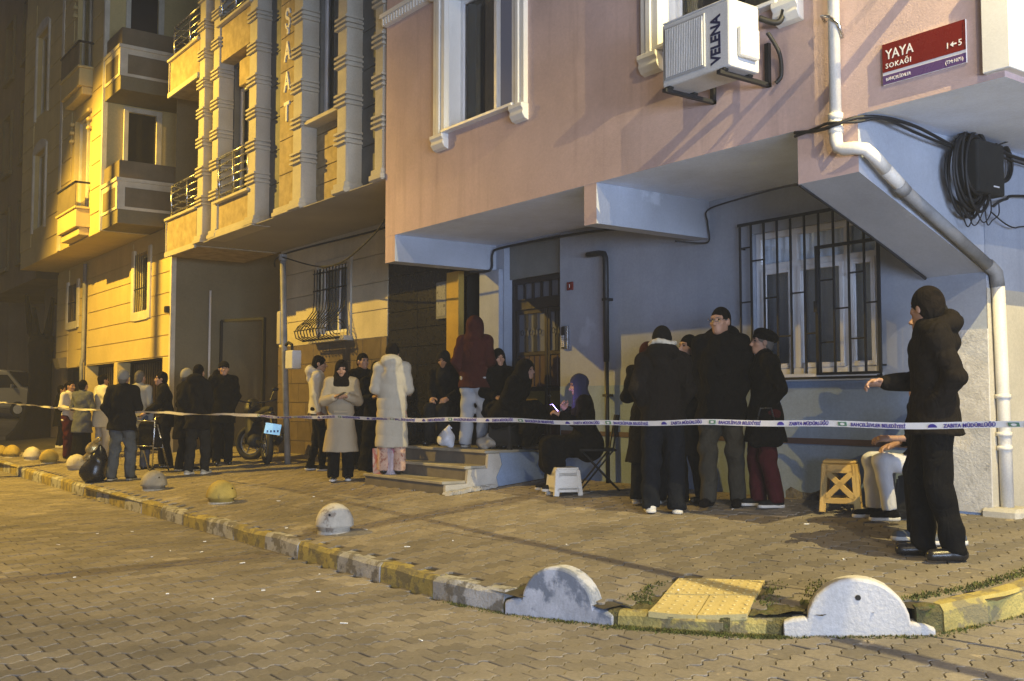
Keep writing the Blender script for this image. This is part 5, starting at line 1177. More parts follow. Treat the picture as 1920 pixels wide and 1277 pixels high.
# ================================================================ FAR BUILDING (yellow lit) and the dark end of the street
FB = empty('apartment_building', (-26, 8, .4), 'far cream apartment building with corner balconies lit by the street lamp', 'building')
F_Y, G_Y, BZ = 6.0, 7.0, 5.1
f1 = [(-25.35, -24.0, 5.75, 8.0), (-25.35, -24.0, 8.9, 11.0), (-29.5, -28.2, 6.0, 8.0), (-29.5, -28.2, 9.0, 11.2)]
mb = MB(); mb.wall('y', F_Y, -31, -22.9, BZ, 15, f1, .2); mb.wall('x', -22.9, F_Y, 9, BZ, 15, [(6.50, 7.10, 6.1, 7.75), (6.50, 7.10, 8.9, 10.6)], -.15); mb.build('upper_wall', M['farwall'], FB)
mb = MB(); mb.quad((-31, F_Y, BZ), (-22.9, F_Y, BZ), (-22.9, 7.05, BZ), (-31, 7.05, BZ)); mb.build('soffit', M['farwall'], FB)
for z in np.arange(5.55, 12, .55):
    for a, b in ((-31.0, -29.7), (-28.0, -25.6), (-23.8, -22.93)): MB().box(a, b, F_Y - .02, F_Y - .001, z + .012, z + .538).build('wall_panel', M['farwall'], FB, bevel=.004)
m = MB(); m.box(-22.95, -22.86, F_Y - .04, F_Y + .06, BZ, 15); m.build('corner_trim', M['farlight'], FB); m = MB(); m.box(-26.70, -26.5, F_Y - .04, F_Y, BZ, 15); m.build('corner_trim', M['farlight'], FB)
for k, (a, b, c, d) in enumerate(f1):
    window(FB, a, b, c, d, F_Y + .1, M['farlight'], mull=((a + b) / 2,), curt=[(a + .1, b - .1, M['curtaindk'], .12)], sill=False)
    if k < 2:
        m = MB(); m.box(a - .15, b + .15, F_Y - .30, F_Y, c - .45, c - .05); m.box(a - .10, b + .10, F_Y - .22, F_Y, c - .62, c - .45); m.box(a - .19, b + .19, F_Y - .34, F_Y, c - .05, c); q = m.build('window_balcony', M['farwall'], FB, bevel=.01)
        m = MB(); m.box(a - .13, b + .13, F_Y - .31, F_Y - .29, c, c + .52); m.build('dark_screen', M['fardark'], q); m = MB(); m.box(a - .16, b + .16, F_Y - .33, F_Y - .28, c + .52, c + .56); m.box(b + .12, b + .16, F_Y - .33, F_Y, c + .52, c + .56); m.build('handrail', M['black'], q)
        for xx in (a - .16, b + .02):
            for j in range(3): B('stone_block', xx, xx + .14, F_Y - .10, F_Y, d - .10 - j * .2, d - .02 - j * .2, M['farwall'], FB, .02)
    else:
        m = MB(); m.box(a - .12, a, F_Y - .05, F_Y, c - .1, d); m.box(b, b + .12, F_Y - .05, F_Y, c - .1, d); m.prism([(a - .12, d)] + [((a + b) / 2 + .8 * math.cos(t), d + .28 * math.sin(t)) for t in np.linspace(math.pi, 0, 9)] + [(b + .12, d)], F_Y - .05, F_Y, 'xz'); m.build('arched_surround', M['farlight'], FB, bevel=.006)
# corner balconies
for zz in (0, 2.78, 5.56):
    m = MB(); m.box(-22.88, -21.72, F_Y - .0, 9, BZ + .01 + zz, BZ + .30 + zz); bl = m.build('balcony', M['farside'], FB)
    m = MB(); m.box(-22.86, -21.72, F_Y - .02, F_Y + .08, BZ + .30 + zz, 5.98 + zz); m.box(-21.80, -21.72, F_Y + .08, 9, BZ + .30 + zz, 5.98 + zz); m.build('parapet', M['farlight'], bl)
    m = MB(); m.box(-22.74, -21.84, F_Y - .028, F_Y - .018, BZ + .36 + zz, 5.86 + zz); m.box(-21.722, -21.71, F_Y + .14, 8.9, BZ + .36 + zz, 5.86 + zz); m.build('parapet_panel', M['fardark'], bl)
    m = MB(); m.box(-22.88, -21.68, F_Y - .05, F_Y + .12, 5.98 + zz, 6.05 + zz); m.box(-21.84, -21.68, F_Y + .12, 9, 5.98 + zz, 6.05 + zz); m.build('coping', M['farlight'], bl)
    m = MB(); m.box(-22.86, -21.74, F_Y + .02, F_Y + .05, 6.05 + zz, 6.42 + zz); m.box(-21.77, -21.74, F_Y + .05, 9, 6.05 + zz, 6.42 + zz); m.build('dark_netting', M['fardark'], bl)
for z0, z1 in ((6.1, 7.75), (8.9, 10.6)):
    m = MB(); x = -22.88
    m.box(x, x + .05, 6.40, 6.50, z0, z1 + .1); m.box(x, x + .05, 7.10, 7.22, z0, z1 + .1); m.box(x, x + .05, 6.50, 7.10, z1, z1 + .1); q = m.build('balcony_door', M['farlight'], FB, bevel=.004); m = MB(); m.box(x - .06, x - .04, 6.5, 7.1, z0, z1); m.build('pane', M['vanglass'], q)
gwins = [(-23.75, -22.75, 3.45, 4.75), (-29.7, -28.75, 3.6, 4.6)]
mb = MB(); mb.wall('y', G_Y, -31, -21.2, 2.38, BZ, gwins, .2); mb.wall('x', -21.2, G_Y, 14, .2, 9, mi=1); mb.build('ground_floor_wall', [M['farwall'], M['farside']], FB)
for z in np.arange(2.40, 5.0, .44):
    zt = min(z + .428, BZ - .01)
    for a, b in ((-31, -29.72), (-28.73, -27.95), (-27.75, -23.95), (-22.58, -21.22)): MB().box(a, b, G_Y - .02, G_Y - .001, z + .006, zt).build('wall_panel', M['farwall'], FB, bevel=.004)
    if z < 3.2: MB().box(-23.95, -22.58, G_Y - .02, G_Y - .001, z + .006, zt).build('wall_panel', M['farwall'], FB, bevel=.004)
for a, b, c, d in gwins:
    m = MB(); m.box(a - .18, a, G_Y - .06, G_Y, c - .18, d + .1); m.box(b, b + .18, G_Y - .06, G_Y, c - .18, d + .1); m.box(a, b, G_Y - .06, G_Y, c - .2, c); q = m.build('window_surround', M['farlight'], FB, bevel=.006)
    window(FB, a, b, c, d, G_Y + .1, M['farlight'], mull=((a + b) / 2,), curt=[(a + .1, b - .1, M['curtain'], .12)], sill=False)
    for k in range(7): MB().tube([(a + .06 + k * (b - a - .12) / 6, G_Y - .03, c), (a + .06 + k * (b - a - .12) / 6, G_Y - .03, d)], .012, 5).build('grille_bar', M['black'], q)
    B('grille_rail', a, b, G_Y - .045, G_Y - .03, c + .5, c + .525, M['black'], q)
m = MB(); m.box(-21.28, -21.18, G_Y - .05, G_Y + .05, .3, BZ); m.build('corner_trim', M['farlight'], FB)
for a, b in ((-21.75, -21.28), (-25.3, -25.05), (-28.1, -27.8)): B('shop_pillar', a, b, G_Y - .015, G_Y + .3, .3, 2.38, M['farwall'], FB, .01)
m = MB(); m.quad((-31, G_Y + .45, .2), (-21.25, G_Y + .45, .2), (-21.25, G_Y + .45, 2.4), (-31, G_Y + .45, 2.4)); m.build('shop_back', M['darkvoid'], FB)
for a, b in ((-25.05, -21.75), (-27.8, -25.3)):
    n = int((b - a) / .16)
    for i in range(n): MB().box(a + i * (b - a) / n, a + (i + .55) * (b - a) / n, G_Y + .38, G_Y + .42, .45, 2.34).build('shutter_slat', M['brownmetal'], FB)
m = MB(); m.tube([(-27.85, G_Y - .08, 5.0), (-27.85, G_Y - .08, 2.6), (-27.82, G_Y - .12, 2.45), (-27.8, G_Y - .1, 1.4)], .05, 8); m.build('rain_pipe', M['pipegrey'], FB, smooth=True)
m = MB(); m.tube([(-21.15, G_Y + .76, 3.78), (-21.15, G_Y + .76, .6)], .025, 8); m.build('white_conduit', M['white'], FB, smooth=True)
m = MB(); m.box(-21.36, -21.24, G_Y - .14, G_Y - .03, 3.28, 3.42); m.build('wall_lamp', M['black'], FB, bevel=.02)
# alley between the far building and the stone building
AG = empty('alley_gate', (-20.9, 8.5, .5), 'dark open metal gate frame standing in the alley', 'gate')
m = MB(); m.bar((-21.12, 8.0, 3.15), (-20.3, 8.6, 3.18), .05); m.bar((-20.3, 8.6, .5), (-20.3, 8.6, 3.2), .06); m.bar((-21.12, 8.0, .5), (-21.12, 8.0, 3.15), .05); m.build('gate_frame', M['black'], AG)
m = MB(); m.box(-20.24, -18.25, 9.2, 9.3, 1.5, 2.45); m.build('gate_panel', M['brownmetal'], AG)
AW = tag(B('alley_wall', -21.2, -18.2, 9.3, 9.5, .2, 1.6, M['endwall']), 'low rendered wall closing the alley behind the motorcycle', 'wall')
AB = tag(B('alley_back_wall', -24, -15, 14, 14.2, .2, 11, M['endwall']), 'tall dim wall at the back of the alley', 'wall')
# dark buildings down the street
DK = empty('apartment_building', (-40, 8, .5), 'unlit brown apartment building at the dark far end of the street', 'building')
hl = [(-33.3 - 2.6 * i, -32.2 - 2.6 * i, 5.6 + 3 * j, 7.4 + 3 * j) for i in range(2) for j in range(3)]
mb = MB(); mb.wall('y', 6.4, -39, -31.0, 4.9, 15, hl, .25); mb.quad((-39, 6.4, 4.9), (-34, 6.4, 4.9), (-34, 20, 4.9), (-39, 20, 4.9)); mb.wall('x', -39, 6.4, 20, 4.9, 15); mb.wall('y', 7.3, -34, -31, .2, 4.9, [(-33.2, -32.3, 3.2, 4.4)], .2); mb.quad((-34, 6.4, 4.9), (-31, 6.4, 4.9), (-31, 7.3, 4.9), (-34, 7.3, 4.9)); mb.wall('x', -34, 7.3, 20, .2, 4.9); mb.build('wall', M['endwall'], DK)
for a, b, c, d in hl:
    m = MB(); m.box(a - .12, a, 6.33, 6.4, c - .1, d + .1); m.box(b, b + .12, 6.33, 6.4, c - .1, d + .1); m.box(a, b, 6.33, 6.4, d, d + .1); m.box(a - .1, b + .1, 6.28, 6.4, c - .12, c); q = m.build('window_surround', M['farside'], DK, bevel=.006)
    m = MB(); m.box(a, b, 6.56, 6.6, c, d); m.build('window_pane', M['vanglass'], q)
    for x in (a, (a + b) / 2 - .03, b - .06): MB().box(x, x + .06, 6.52, 6.56, c, d).build('window_frame', M['farside'], q)
for i, (x, y, wd, dp, h) in enumerate(((-66, 14, 24, 8, 11), (-62, -6, 8, 16, 9))):
    root = empty('apartment_building', (x, y, 1.4), ('dark block closing the view across the street end', 'dark low block beyond the parked van')[i], 'building'); B('wall', x - wd / 2, x + wd / 2, y - dp / 2, y + dp / 2, 0, h, M['endwall'], root)
    for j in range(3):
        for k in range(5):
            if i == 0: q = MB(); q.box(x - wd / 2 + 1.2 + k * 4.6, x - wd / 2 + 2.6 + k * 4.6, y - dp / 2 - .06, y - dp / 2 - .01, 2.6 + j * 2.9, 4.2 + j * 2.9); q.build('window', M['vanglass'], root)
            else: q = MB(); q.box(x + wd / 2 + .01, x + wd / 2 + .06, y - dp / 2 + 1 + k * 3, y - dp / 2 + 2.2 + k * 3, 2.6 + j * 2.9, 4.2 + j * 2.9); q.build('window', M['vanglass'], root)

# unseen block added on the right: its glowing panes give cool fill light
SH = empty('fill_light_block', (9, 1, 0), 'unseen block added across the side street with glowing fill light panes', 'building')
m = MB(); holes = [(-5.2, -2.2, .5, 2.9), (-1.6, 1.4, .5, 2.9), (2.0, 5.0, .5, 2.9)]
m.wall('x', 7.0, -7, 7, 0, 9, holes, .25); m.wall('y', 7, 7, 14, 0, 9); m.wall('y', -7, 7, 14, 0, 9); m.quad((7, -7, 9), (7, 7, 9), (14, 7, 9), (14, -7, 9)); m.build('wall', M['farside'], SH)
FILLGLOW = pm('cool_fill_glow', (.5, .5, .5), .4, bump=0, emit=((.55, .70, 1.0), 48.0))
for a, b, c, d in holes:
    m = MB(); m.quad((7.2, a, c), (7.2, b, c), (7.2, b, d), (7.2, a, d)); q = m.build('fill_light_pane', FILLGLOW, SH)
    m = MB(); m.box(7.1, 7.18, a, a + .07, c, d); m.box(7.1, 7.18, b - .07, b, c, d); m.box(7.1, 7.18, (a + b) / 2 - .03, (a + b) / 2 + .03, c, d); m.build('window_frame', M['black'], q)
# ================================================================ OBJECTS IN THE STREET
# barrier tape
TP = empty('barrier_tape', (-7.19, 5.3, 1.28), 'printed white municipal barrier tape stretched across the whole pavement', 'barrier tape')
TPTS = [Vector(p) for p in ((-34, 5.4, 1.72), (-27.17, 4.9, 1.45), (-21.5, 4.95, 1.335), (-16.01, 5.0, 1.285), (-11.5, 5.15, 1.268), (-7.19, 5.3, 1.272), (-4.8, 5.40, 1.285), (-2.86, 5.47, 1.31), (-.6, 5.55, 1.36))]
def tape_at(x):
    for a, b in zip(TPTS[:-1], TPTS[1:]):
        if a.x <= x <= b.x: return a.lerp(b, (x - a.x) / (b.x - a.x)) + Vector((0, .012 * math.sin(1.9 * x), .007 * math.sin(2.3 * x) + .004 * math.sin(6.1 * x + 1)))
    return TPTS[-1]
m = MB(); V = []; F = []; n = 420; prnd = random.Random(4)
for i in range(n + 1):
    x = -34 + 33.4 * i / n; p = tape_at(x); tw = .22 + .28 * math.sin(x * 1.7) + .12 * math.sin(x * 4.3) + (.9 * max(0, math.sin(x * 2.6)) if x < -9 else 0); hw = .0195 - (.006 * (math.sin(x * 5.1) > .4) if x < -12 else 0)
    d = Vector((0, -math.sin(tw), math.cos(tw))) * hw
    V += [p + d + Vector((0, .0006, 0)), p - d + Vector((0, .0006, 0))]
for i in range(n): F.append((2 * i, 2 * i + 1, 2 * i + 3, 2 * i + 2))
m.add(V, F); m.build('ribbon', M['tape'], TP, smooth=True)
def tape_frame(x):
    p = tape_at(x); q = tape_at(x + .02); tw = .22 + .28 * math.sin(x * 1.7) + .12 * math.sin(x * 4.3); return p, (q - p).normalized(), Vector((0, -math.sin(tw), math.cos(tw)))
x = -2.90 - 1.04 * 9; per = 1.04
while x < -1.0:
    for o, kind in ((0, 'g'), (.055, 'BAHÇELİEVLER BELEDİYESİ'), (.58, 'b'), (.645, 'ZABITA MÜDÜRLÜĞÜ')):
        p, xd, yd = tape_frame(x + o); nn = xd.cross(yd).normalized(); p = p + nn * .0035
        if len(kind) > 1:
            text_mesh('tape_print', kind, .030, M['tapetext'], TP, p - yd * .0115, xd, yd, .0004, bold=.0010, sx=.98 if o < .5 else 1.0, shear=.18)
        else:
            e = MB(); e.obox(p + xd * .0, xd * (.030 if kind == 'g' else .022), yd * .0125, nn * .0006)
            if kind == 'b': e = MB(); e.add([p + xd * (.028 * math.cos(t)) + yd * (.022 * math.sin(t) - .010) for t in np.linspace(0, math.pi, 9)], [tuple(range(9))])
            q = e.build('tape_emblem', M['tapegreen'] if kind == 'g' else M['tapetext'], TP)
            if kind == 'g':
                e = MB(); e.add([p + nn * .0012 + xd * (.016 * math.cos(t)) + yd * (.008 * math.sin(t)) for t in np.linspace(0, 2 * math.pi, 13)[:-1]], [tuple(range(12))]); e.build('emblem_centre', M['tape'], q)
    x += per
# white bollard post
WP = empty('bollard_post', (-19.2, 7.47, .48), 'slim cream post standing beside the motorcycle', 'bollard'); m = MB(); m.lathe([(.045, 0), (.045, .82), (.03, .87)], (0, 0, 0), 12); m.build('post', M['creamlt'], WP, smooth=True, local=True)
m = MB(); m.lathe([(.07, 0), (.07, .02)], n=12); m.build('base_plate', M['pipegrey'], WP, local=True)

# motorcycle parked by the alley
MC_ = empty('motorcycle', (-16.8, 7.05, gz(7.05)), 'black motorcycle parked by the alley with a number plate given a pale blue glow', 'motorcycle', rz=math.atan2(.25, -1.3))
def wheel(x, turn, name):
    c, s_ = math.cos(turn), math.sin(turn); f = lambda a, rr, w_: (x + rr * math.cos(a) * c - w_ * s_, rr * math.cos(a) * s_ + w_ * c, .30 + rr * math.sin(a))
    m = MB(); m.tube([f(a, .255, 0) for a in np.linspace(0, 2 * math.pi, 29)[:-1]], .052, 8, closed=True); w_ = m.build(name, M['rubber'], MC_, smooth=True, local=True)
    m = MB(); m.tube([f(a, .20, 0) for a in np.linspace(0, 2 * math.pi, 25)[:-1]], .016, 6, closed=True)
    for k in range(5): m.tube([f(k * 1.257, .03, 0), f(k * 1.257 + .12, .20, 0)], .013, 5)
    m.tube([f(0, 0, -.06), f(0, 0, .06)], .03, 8); m.build('rim', M['pipegrey'], w_, smooth=True, local=True)
    m = MB(); m.tube([f(a, .12, .05) for a in np.linspace(0, 2 * math.pi, 17)[:-1]], .008, 5, closed=True); m.build('brake_disc', M['steel'], w_, local=True)
wheel(.66, .75, 'wheel'); wheel(-.64, 0, 'wheel')
def mbody(name, prims, mat, h=.016):
    f = Field()
    for p in prims: getattr(f, p[0])(*p[1:])
    return np_mesh(name, [f.mesh(h) + (0,)], [mat], MC_, 1.0)
mbody('fuel_tank', [('el', (.18, 0, .82), (.26, .14, .12), .05), ('rc', (.30, 0, .80), (.0, 0, .76), .12, .10, .05)], M['black'])
mbody('seat', [('rc', (0, 0, .80), (-.62, 0, .86), .10, .085, .05, (1, 1.1, .6)), ('rc', (-.5, 0, .86), (-.85, 0, .90), .08, .05, .05)], M['rubber'])
mbody('engine', [('el', (.10, 0, .42), (.22, .16, .18), .05), ('rc', (.15, 0, .5), (.25, 0, .68), .10, .07, .05), ('rc', (-.05, -.1, .36), (-.1, .1, .36), .12, .12, .05)], M['rubber'])
mbody('fairing', [('el', (.50, 0, .86), (.18, .17, .16), .05), ('rc', (.45, 0, .70), (.35, 0, .45), .14, .16, .08), ('el', (.52, 0, .98), (.09, .12, .10), .05)], M['black'])
mbody('tail', [('rc', (-.55, 0, .78), (-.95, 0, .82), .09, .05, .04), ('rc', (-.9, 0, .80), (-1.02, 0, .66), .035, .03, .03)], M['black'])
m = MB()
for q in (-1, 1): m.tube([(.66, q * .09, .30), (.50, q * .09, .74), (.44, q * .09, .98)], .024, 8)
m.build('fork', M['black'], MC_, smooth=True, local=True)
m = MB(); m.tube([(.30, -.36, 1.06), (.40, -.2, 1.02), (.44, 0, 1.0), (.40, .2, 1.02), (.30, .36, 1.06)], .014, 8); m.build('handlebar', M['black'], MC_, smooth=True, local=True)
for q in (-1, 1):
    m = MB(); m.tube([(.38, q * .26, 1.03), (.44, q * .34, 1.20)], .008, 6); st_ = m.build('mirror_stem', M['black'], MC_, local=True); f = Field(); f.el((.44, q * .37, 1.24), (.02, .06, .04), 0); np_mesh('mirror', [f.mesh(.01) + (0,)], [M['black']], st_, 1.0)
m = MB(); m.tube([(-.02, -.16, .30), (-.5, -.2, .34), (-.85, -.2, .46)], [.04, .05, .06], 10); m.build('exhaust', M['black'], MC_, smooth=True, local=True)
m = MB(); m.bar((-.64, .08, .30), (-.05, .08, .38), .04); m.bar((-.64, -.08, .30), (-.05, -.08, .38), .04); m.bar((-.5, 0, .45), (-.45, 0, .75), .05); m.build('swing_arm', M['black'], MC_, local=True)
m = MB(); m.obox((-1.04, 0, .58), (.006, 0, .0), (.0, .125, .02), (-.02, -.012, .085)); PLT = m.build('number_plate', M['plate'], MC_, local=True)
for r_ in (0, 1):
    for k in range(4 if r_ else 2):
        m = MB(); yy = (-.085 + k * .055) if r_ else (-.04 + k * .08); m.obox((-1.049 + .008 * (1 - r_), -yy, .555 + .06 * (1 - r_) - .012), (.002, 0, 0), (0, .014, 0), (0, 0, .018)); m.build('plate_character', M['plateink'], PLT, local=True)
f = Field(); f.el((-1.0, 0, .79), (.03, .07, .03), 0); np_mesh('tail_light', [f.mesh(.012) + (0,)], [M['redmetal']], MC_, 1.0)

# folding trolley beside the group
WK = empty('folding_trolley', (-17.5, 5.45, gz(5.45)), 'metal framed folding trolley with a dark bag among the standing people', 'trolley', rz=.5)
m = MB()
for q in (-1, 1):
    m.tube([(q * .22, -.18, .03), (q * .22, -.14, .86), (q * .21, -.10, .93), (q * .20, 0, .94)], .013, 8); m.tube([(q * .22, .20, .03), (q * .22, -.08, .80)], .012, 8); m.tube([(q * .22, -.16, .42), (q * .22, .07, .42)], .010, 6)
m.tube([(-.22, -.15, .45), (.22, -.15, .45)], .010, 6); m.tube([(-.22, -.14, .86), (.22, -.14, .86)], .012, 6); m.build('frame', M['steel'], WK, smooth=True, local=True)
f = Field(); f.rc((-.12, -.02, .50), (.12, -.02, .50), .12, .12, .05, (1, .8, 1)); f.rc((-.1, -.03, .74), (.1, -.03, .74), .13, .13, .1, (1, .7, 1)); np_mesh('bag', [f.mesh(.02, (.008, 1)) + (0,)], [CL['softblack']], WK, 1.0)
for q in (-1, 1):
    m = MB(); m.tube([(q * .22 - .015, -.18, .05), (q * .22 + .015, -.18, .05)], .05, 12); m.build('wheel', M['rubber'], WK, local=True)

# bags
BB = empty('rubbish_bag', (-17.3, 4.50, gz(4.5)), 'black bin bag with a crumpled shiny yellow wrapper on top by the kerb', 'bag')
f = Field(); f.el((0, 0, .16), (.24, .20, .20), .05); f.el((.10, .05, .34), (.16, .14, .20), .08); f.rc((.1, .05, .45), (.16, .06, .58), .07, .03, .06); f.cut((0, 0, .005), (0, 0, -1)); np_mesh('bag_body', [f.mesh(.018, (.016, 3)) + (0,)], [CL['leather']], BB, 1.0)
f = Field(); f.rc((-.02, -.10, .40), (.12, -.04, .60), .05, .06, .04); f.rc((.10, -.04, .58), (.24, .02, .70), .06, .03, .04); np_mesh('shiny_wrapper', [f.mesh(.013, (.022, 5)) + (0,)], [pm('gold_foil', (.42, .34, .16), .3, .4, 14, .4, 40, metal=.6)], BB, 1.0)
PB = empty('shopping_bag', (-11.72, 6.62, .525), 'pale pink and white shopping bag on the lowest step', 'bag', rz=.3)
m = MB(); m.add([(-.15, -.06, 0), (.15, -.06, 0), (.15, .06, 0), (-.15, .06, 0), (-.17, -.05, .32), (.17, -.05, .33), (.16, .05, .31), (-.16, .05, .33)], [(0, 3, 2, 1), (0, 1, 5, 4), (1, 2, 6, 5), (2, 3, 7, 6), (3, 0, 4, 7)]); m.build('bag_body', pm('bag_print', (.48, .42, .46), .6, .3, 9, .1, 30, spots=.5, spcol=(.42, .13, .16), spscale=7), PB, local=True)
for q in (-1, 1):
    m = MB(); m.tube([(-.08, q * .05, .32), (-.06, q * .05, .42), (.06, q * .05, .42), (.08, q * .05, .32)], .006, 5); m.build('handle', M['white'], PB, local=True)
def sack(label, loc, r, mat, seed):
    o = empty('plastic_bag', loc, label, 'bag'); f = Field(); f.el((0, 0, r[2] * .8), r, .03); f.rc((0, 0, r[2] * 1.4), (.03, .02, r[2] * 2.1), r[0] * .45, r[0] * .2, .05); f.cut((0, 0, .003), (0, 0, -1)); np_mesh('bag_body', [f.mesh(.014, (.016, seed)) + (0,)], [mat], o, 1.0)
    m = MB(); m.tube([(.0, 0, r[2] * 1.9), (.03, .02, r[2] * 2.35), (.08, .03, r[2] * 2.0)], .008, 5); m.build('handle', mat, o, local=True, smooth=True)
sack('small white plastic bag on the landing beside the hooded figure', (-11.25, 7.25, .865), (.12, .10, .12), pm('white_bag_film', (.50, .52, .58), .5, .1, 8, .1, 40), 2)
sack('crumpled grey plastic bag on the landing below the blue pilaster', (-10.50, 7.35, .865), (.16, .10, .08), pm('grey_bag_film', (.30, .29, .27), .5, .15, 8, .1, 40), 6)

# stools and chair
def stool(label, loc, rz, W, H_, mat, cut):
    o = empty('plastic_stool', loc, label, 'stool', rz=rz); a, b = W / 2, W / 2 + .03
    def P(sx, sy, z):
        k = b + (a - b) * z / H_; return Vector((sx * k, sy * k, z))
    m = MB(); m.box(-a - .008, a + .008, -a - .008, a + .008, H_ - .03, H_); m.build('seat', mat, o, local=True, bevel=.012, seg=2)
    for i, (s0, s1) in enumerate((((-1, -1), (1, -1)), ((1, -1), (1, 1)), ((1, 1), (-1, 1)), ((-1, 1), (-1, -1)))):
        m = MB(); up = Vector((0, 0, 1)); t = .022
        A, Bq = P(*s0, 0), P(*s1, 0); C, D = P(*s1, H_ - .03), P(*s0, H_ - .03); nn = (Bq - A).cross(D - A).normalized()
        def L(u, v): return (A.lerp(Bq, u)).lerp(D.lerp(C, u), v)
        def strip(p, q, w_): m.bar(p, q, w_, t, 0, up=nn) if False else m.obox((p + q) / 2, (q - p) / 2, (q - p).normalized().cross(nn) * w_ / 2, nn * t / 2)
        e = .05
        strip(L(.0 + e, 0), L(0 + e, 1), .055); strip(L(1 - e, 0), L(1 - e, 1), .055); strip(L(.08, .90), L(.92, .90), .075); strip(L(.08, .24), L(.92, .24), .05)
        if cut == 'x': strip(L(.10, .28), L(.90, .84), .05); strip(L(.90, .28), L(.10, .84), .05)
        else: strip(L(.12, .57), L(.88, .57), H_ * .62)
        m.build('side_frame', mat, o, local=True, bevel=.004)
    return o
stool('yellow plastic stool with crossed side frames by the blue wall', (-5.60, 7.66, gz(7.66)), .56, .26, .44, pm('yellow_stool_plastic', (.48, .32, .10), .45, .06, 4, .03, 40, spec=.5), 'x')
stool('small white plastic step stool in front of the woman with the phone', (-8.72, 7.12, gz(7.12)), -.35, .24, .30, pm('white_stool_plastic', (.62, .60, .55), .45, .05, 4, .03, 40), 'solid')
def chair(label, loc, rz):
    o = empty('folding_chair', loc, label, 'chair', rz=rz); t = .010
    for q in (-1, 1):
        m = MB(); m.tube([(q * .20, .20, 0), (q * .20, -.16, .44), (q * .20, -.22, .82)], t, 7); m.build('leg', M['black'], o, local=True, smooth=True); m = MB(); m.tube([(q * .18, -.24, 0), (q * .18, .18, .44)], t, 7); m.build('leg', M['black'], o, local=True, smooth=True)
    m = MB(); m.box(-.20, .20, -.20, .20, .43, .455); m.build('seat', M['rubber'], o, local=True, bevel=.008); m = MB(); m.obox((0, -.215, .72), (.2, 0, 0), (0, .008, .001), (0, -.012, .10)); m.build('backrest', M['rubber'], o, local=True, bevel=.005)
chair('thin legged black folding chair under the woman with the glowing phone', (-8.62, 7.50, gz(7.5)), R(-36.394 - 90 - 90))

# pale van far down the street
VN = empty('parked_van', (-46.0, 8.0, .90), 'pale panel van parked across the far end of the street', 'van', rz=math.atan2(.805, .593))
m = MB(); side = [(-2.1, .35), (-2.1, 1.70), (-1.95, 1.86), (.75, 1.86), (1.0, 1.80), (1.55, 1.18), (2.15, 1.0), (2.25, .75), (2.25, .35)]
m.prism(side, -.85, .85, 'xz'); m.build('body', M['vanpaint'], VN, local=True, bevel=.06, seg=2)
for y in (-.856, .856):
    for a, b in ((-1.95, -.95), (-.85, .12)): m = MB(); m.box(a, b, y - .006, y + .006, 1.15, 1.66); m.build('side_window', M['vanglass'], VN, local=True, bevel=.02)
    m = MB(); m.prism([(.22, 1.15), (1.42, 1.15), (1.0, 1.66), (.22, 1.66)], y - .006, y + .006, 'xz'); m.build('side_window', M['vanglass'], VN, local=True)
    for x in (-.90, .17): B2 = MB().box(x - .008, x + .008, y - .007, y + .007, .45, 1.12).build('door_seam', M['rubber'], VN, local=True)
    for x in (-.72, .38): MB().box(x, x + .16, y - .02, y + .02, 1.0, 1.05).build('door_handle', M['rubber'], VN, local=True)
    for x in (-1.35, 1.45):
        m = MB(); m.tube([(x, y - .1 * (1 if y > 0 else -1), .30), (x, y + .01 * (1 if y > 0 else -1), .30)], .31, 18); w_ = m.build('wheel', M['rubber'], VN, local=True); m = MB(); m.tube([(x, y, .30), (x, y + .02 * (1 if y > 0 else -1), .30)], .18, 14); m.build('hub_cap', M['acw'], w_, local=True)
    m = MB(); m.obox((1.25, y * 1.12, 1.20), (.04, 0, 0), (0, .09, 0), (0, 0, .08)); m.build('wing_mirror', M['vanpaint'], VN, local=True, bevel=.02)
m = MB(); m.obox((1.29, 0, 1.50), (.26, 0, -.295), (0, .74, 0), (.008, 0, .008)); m.build('windscreen', M['vanglass'], VN, local=True)
m = MB(); m.box(2.2, 2.3, -.8, .8, .35, .6); m.build('bumper', M['rubber'], VN, local=True, bevel=.03)
for y in (-.6, .6): m = MB(); m.box(2.2, 2.27, y - .16, y + .16, .72, .90); m.build('headlight', M['acw'], VN, local=True, bevel=.02)

# old tree trunk
TR = empty('tree', (-33.0, 7.0, gz(7.0)), 'thick dark pollarded tree trunk flaring wide at its base', 'tree')
m = MB(); pts = []; rr = []
for z, r_, dx in ((-.1, .78, -.35), (.15, .60, -.25), (.5, .46, -.12), (1.0, .36, .0), (1.6, .31, .05), (2.2, .31, .08), (2.7, .36, .12), (3.0, .30, .12)): pts.append((dx, 0, z)); rr.append(r_)
m.tube(pts, rr, 14); o = m.build('trunk', M['bark'], TR, local=True, smooth=True)
for v in o.data.vertices:
    a = math.atan2(v.co.y, v.co.x); k = 1 + .10 * math.sin(5 * a + v.co.z) + .05 * math.sin(11 * a - 3 * v.co.z); v.co.x *= k; v.co.y *= k
for a, L in ((.4, .8), (2.2, .6), (3.9, .9), (5.2, .5)):
    m = MB(); m.tube([(.12, 0, 2.75), (.12 + .4 * L * math.cos(a), .4 * L * math.sin(a), 3.1), (.12 + .6 * L * math.cos(a), .6 * L * math.sin(a), 3.3 + L)], [.16, .11, .05], 8); m.build('limb', M['bark'], TR, local=True, smooth=True)
WB = empty('wall_box', (-30.0, 6.95, 2.4), 'small pale box fixed to the far building above the shops', 'wall box')
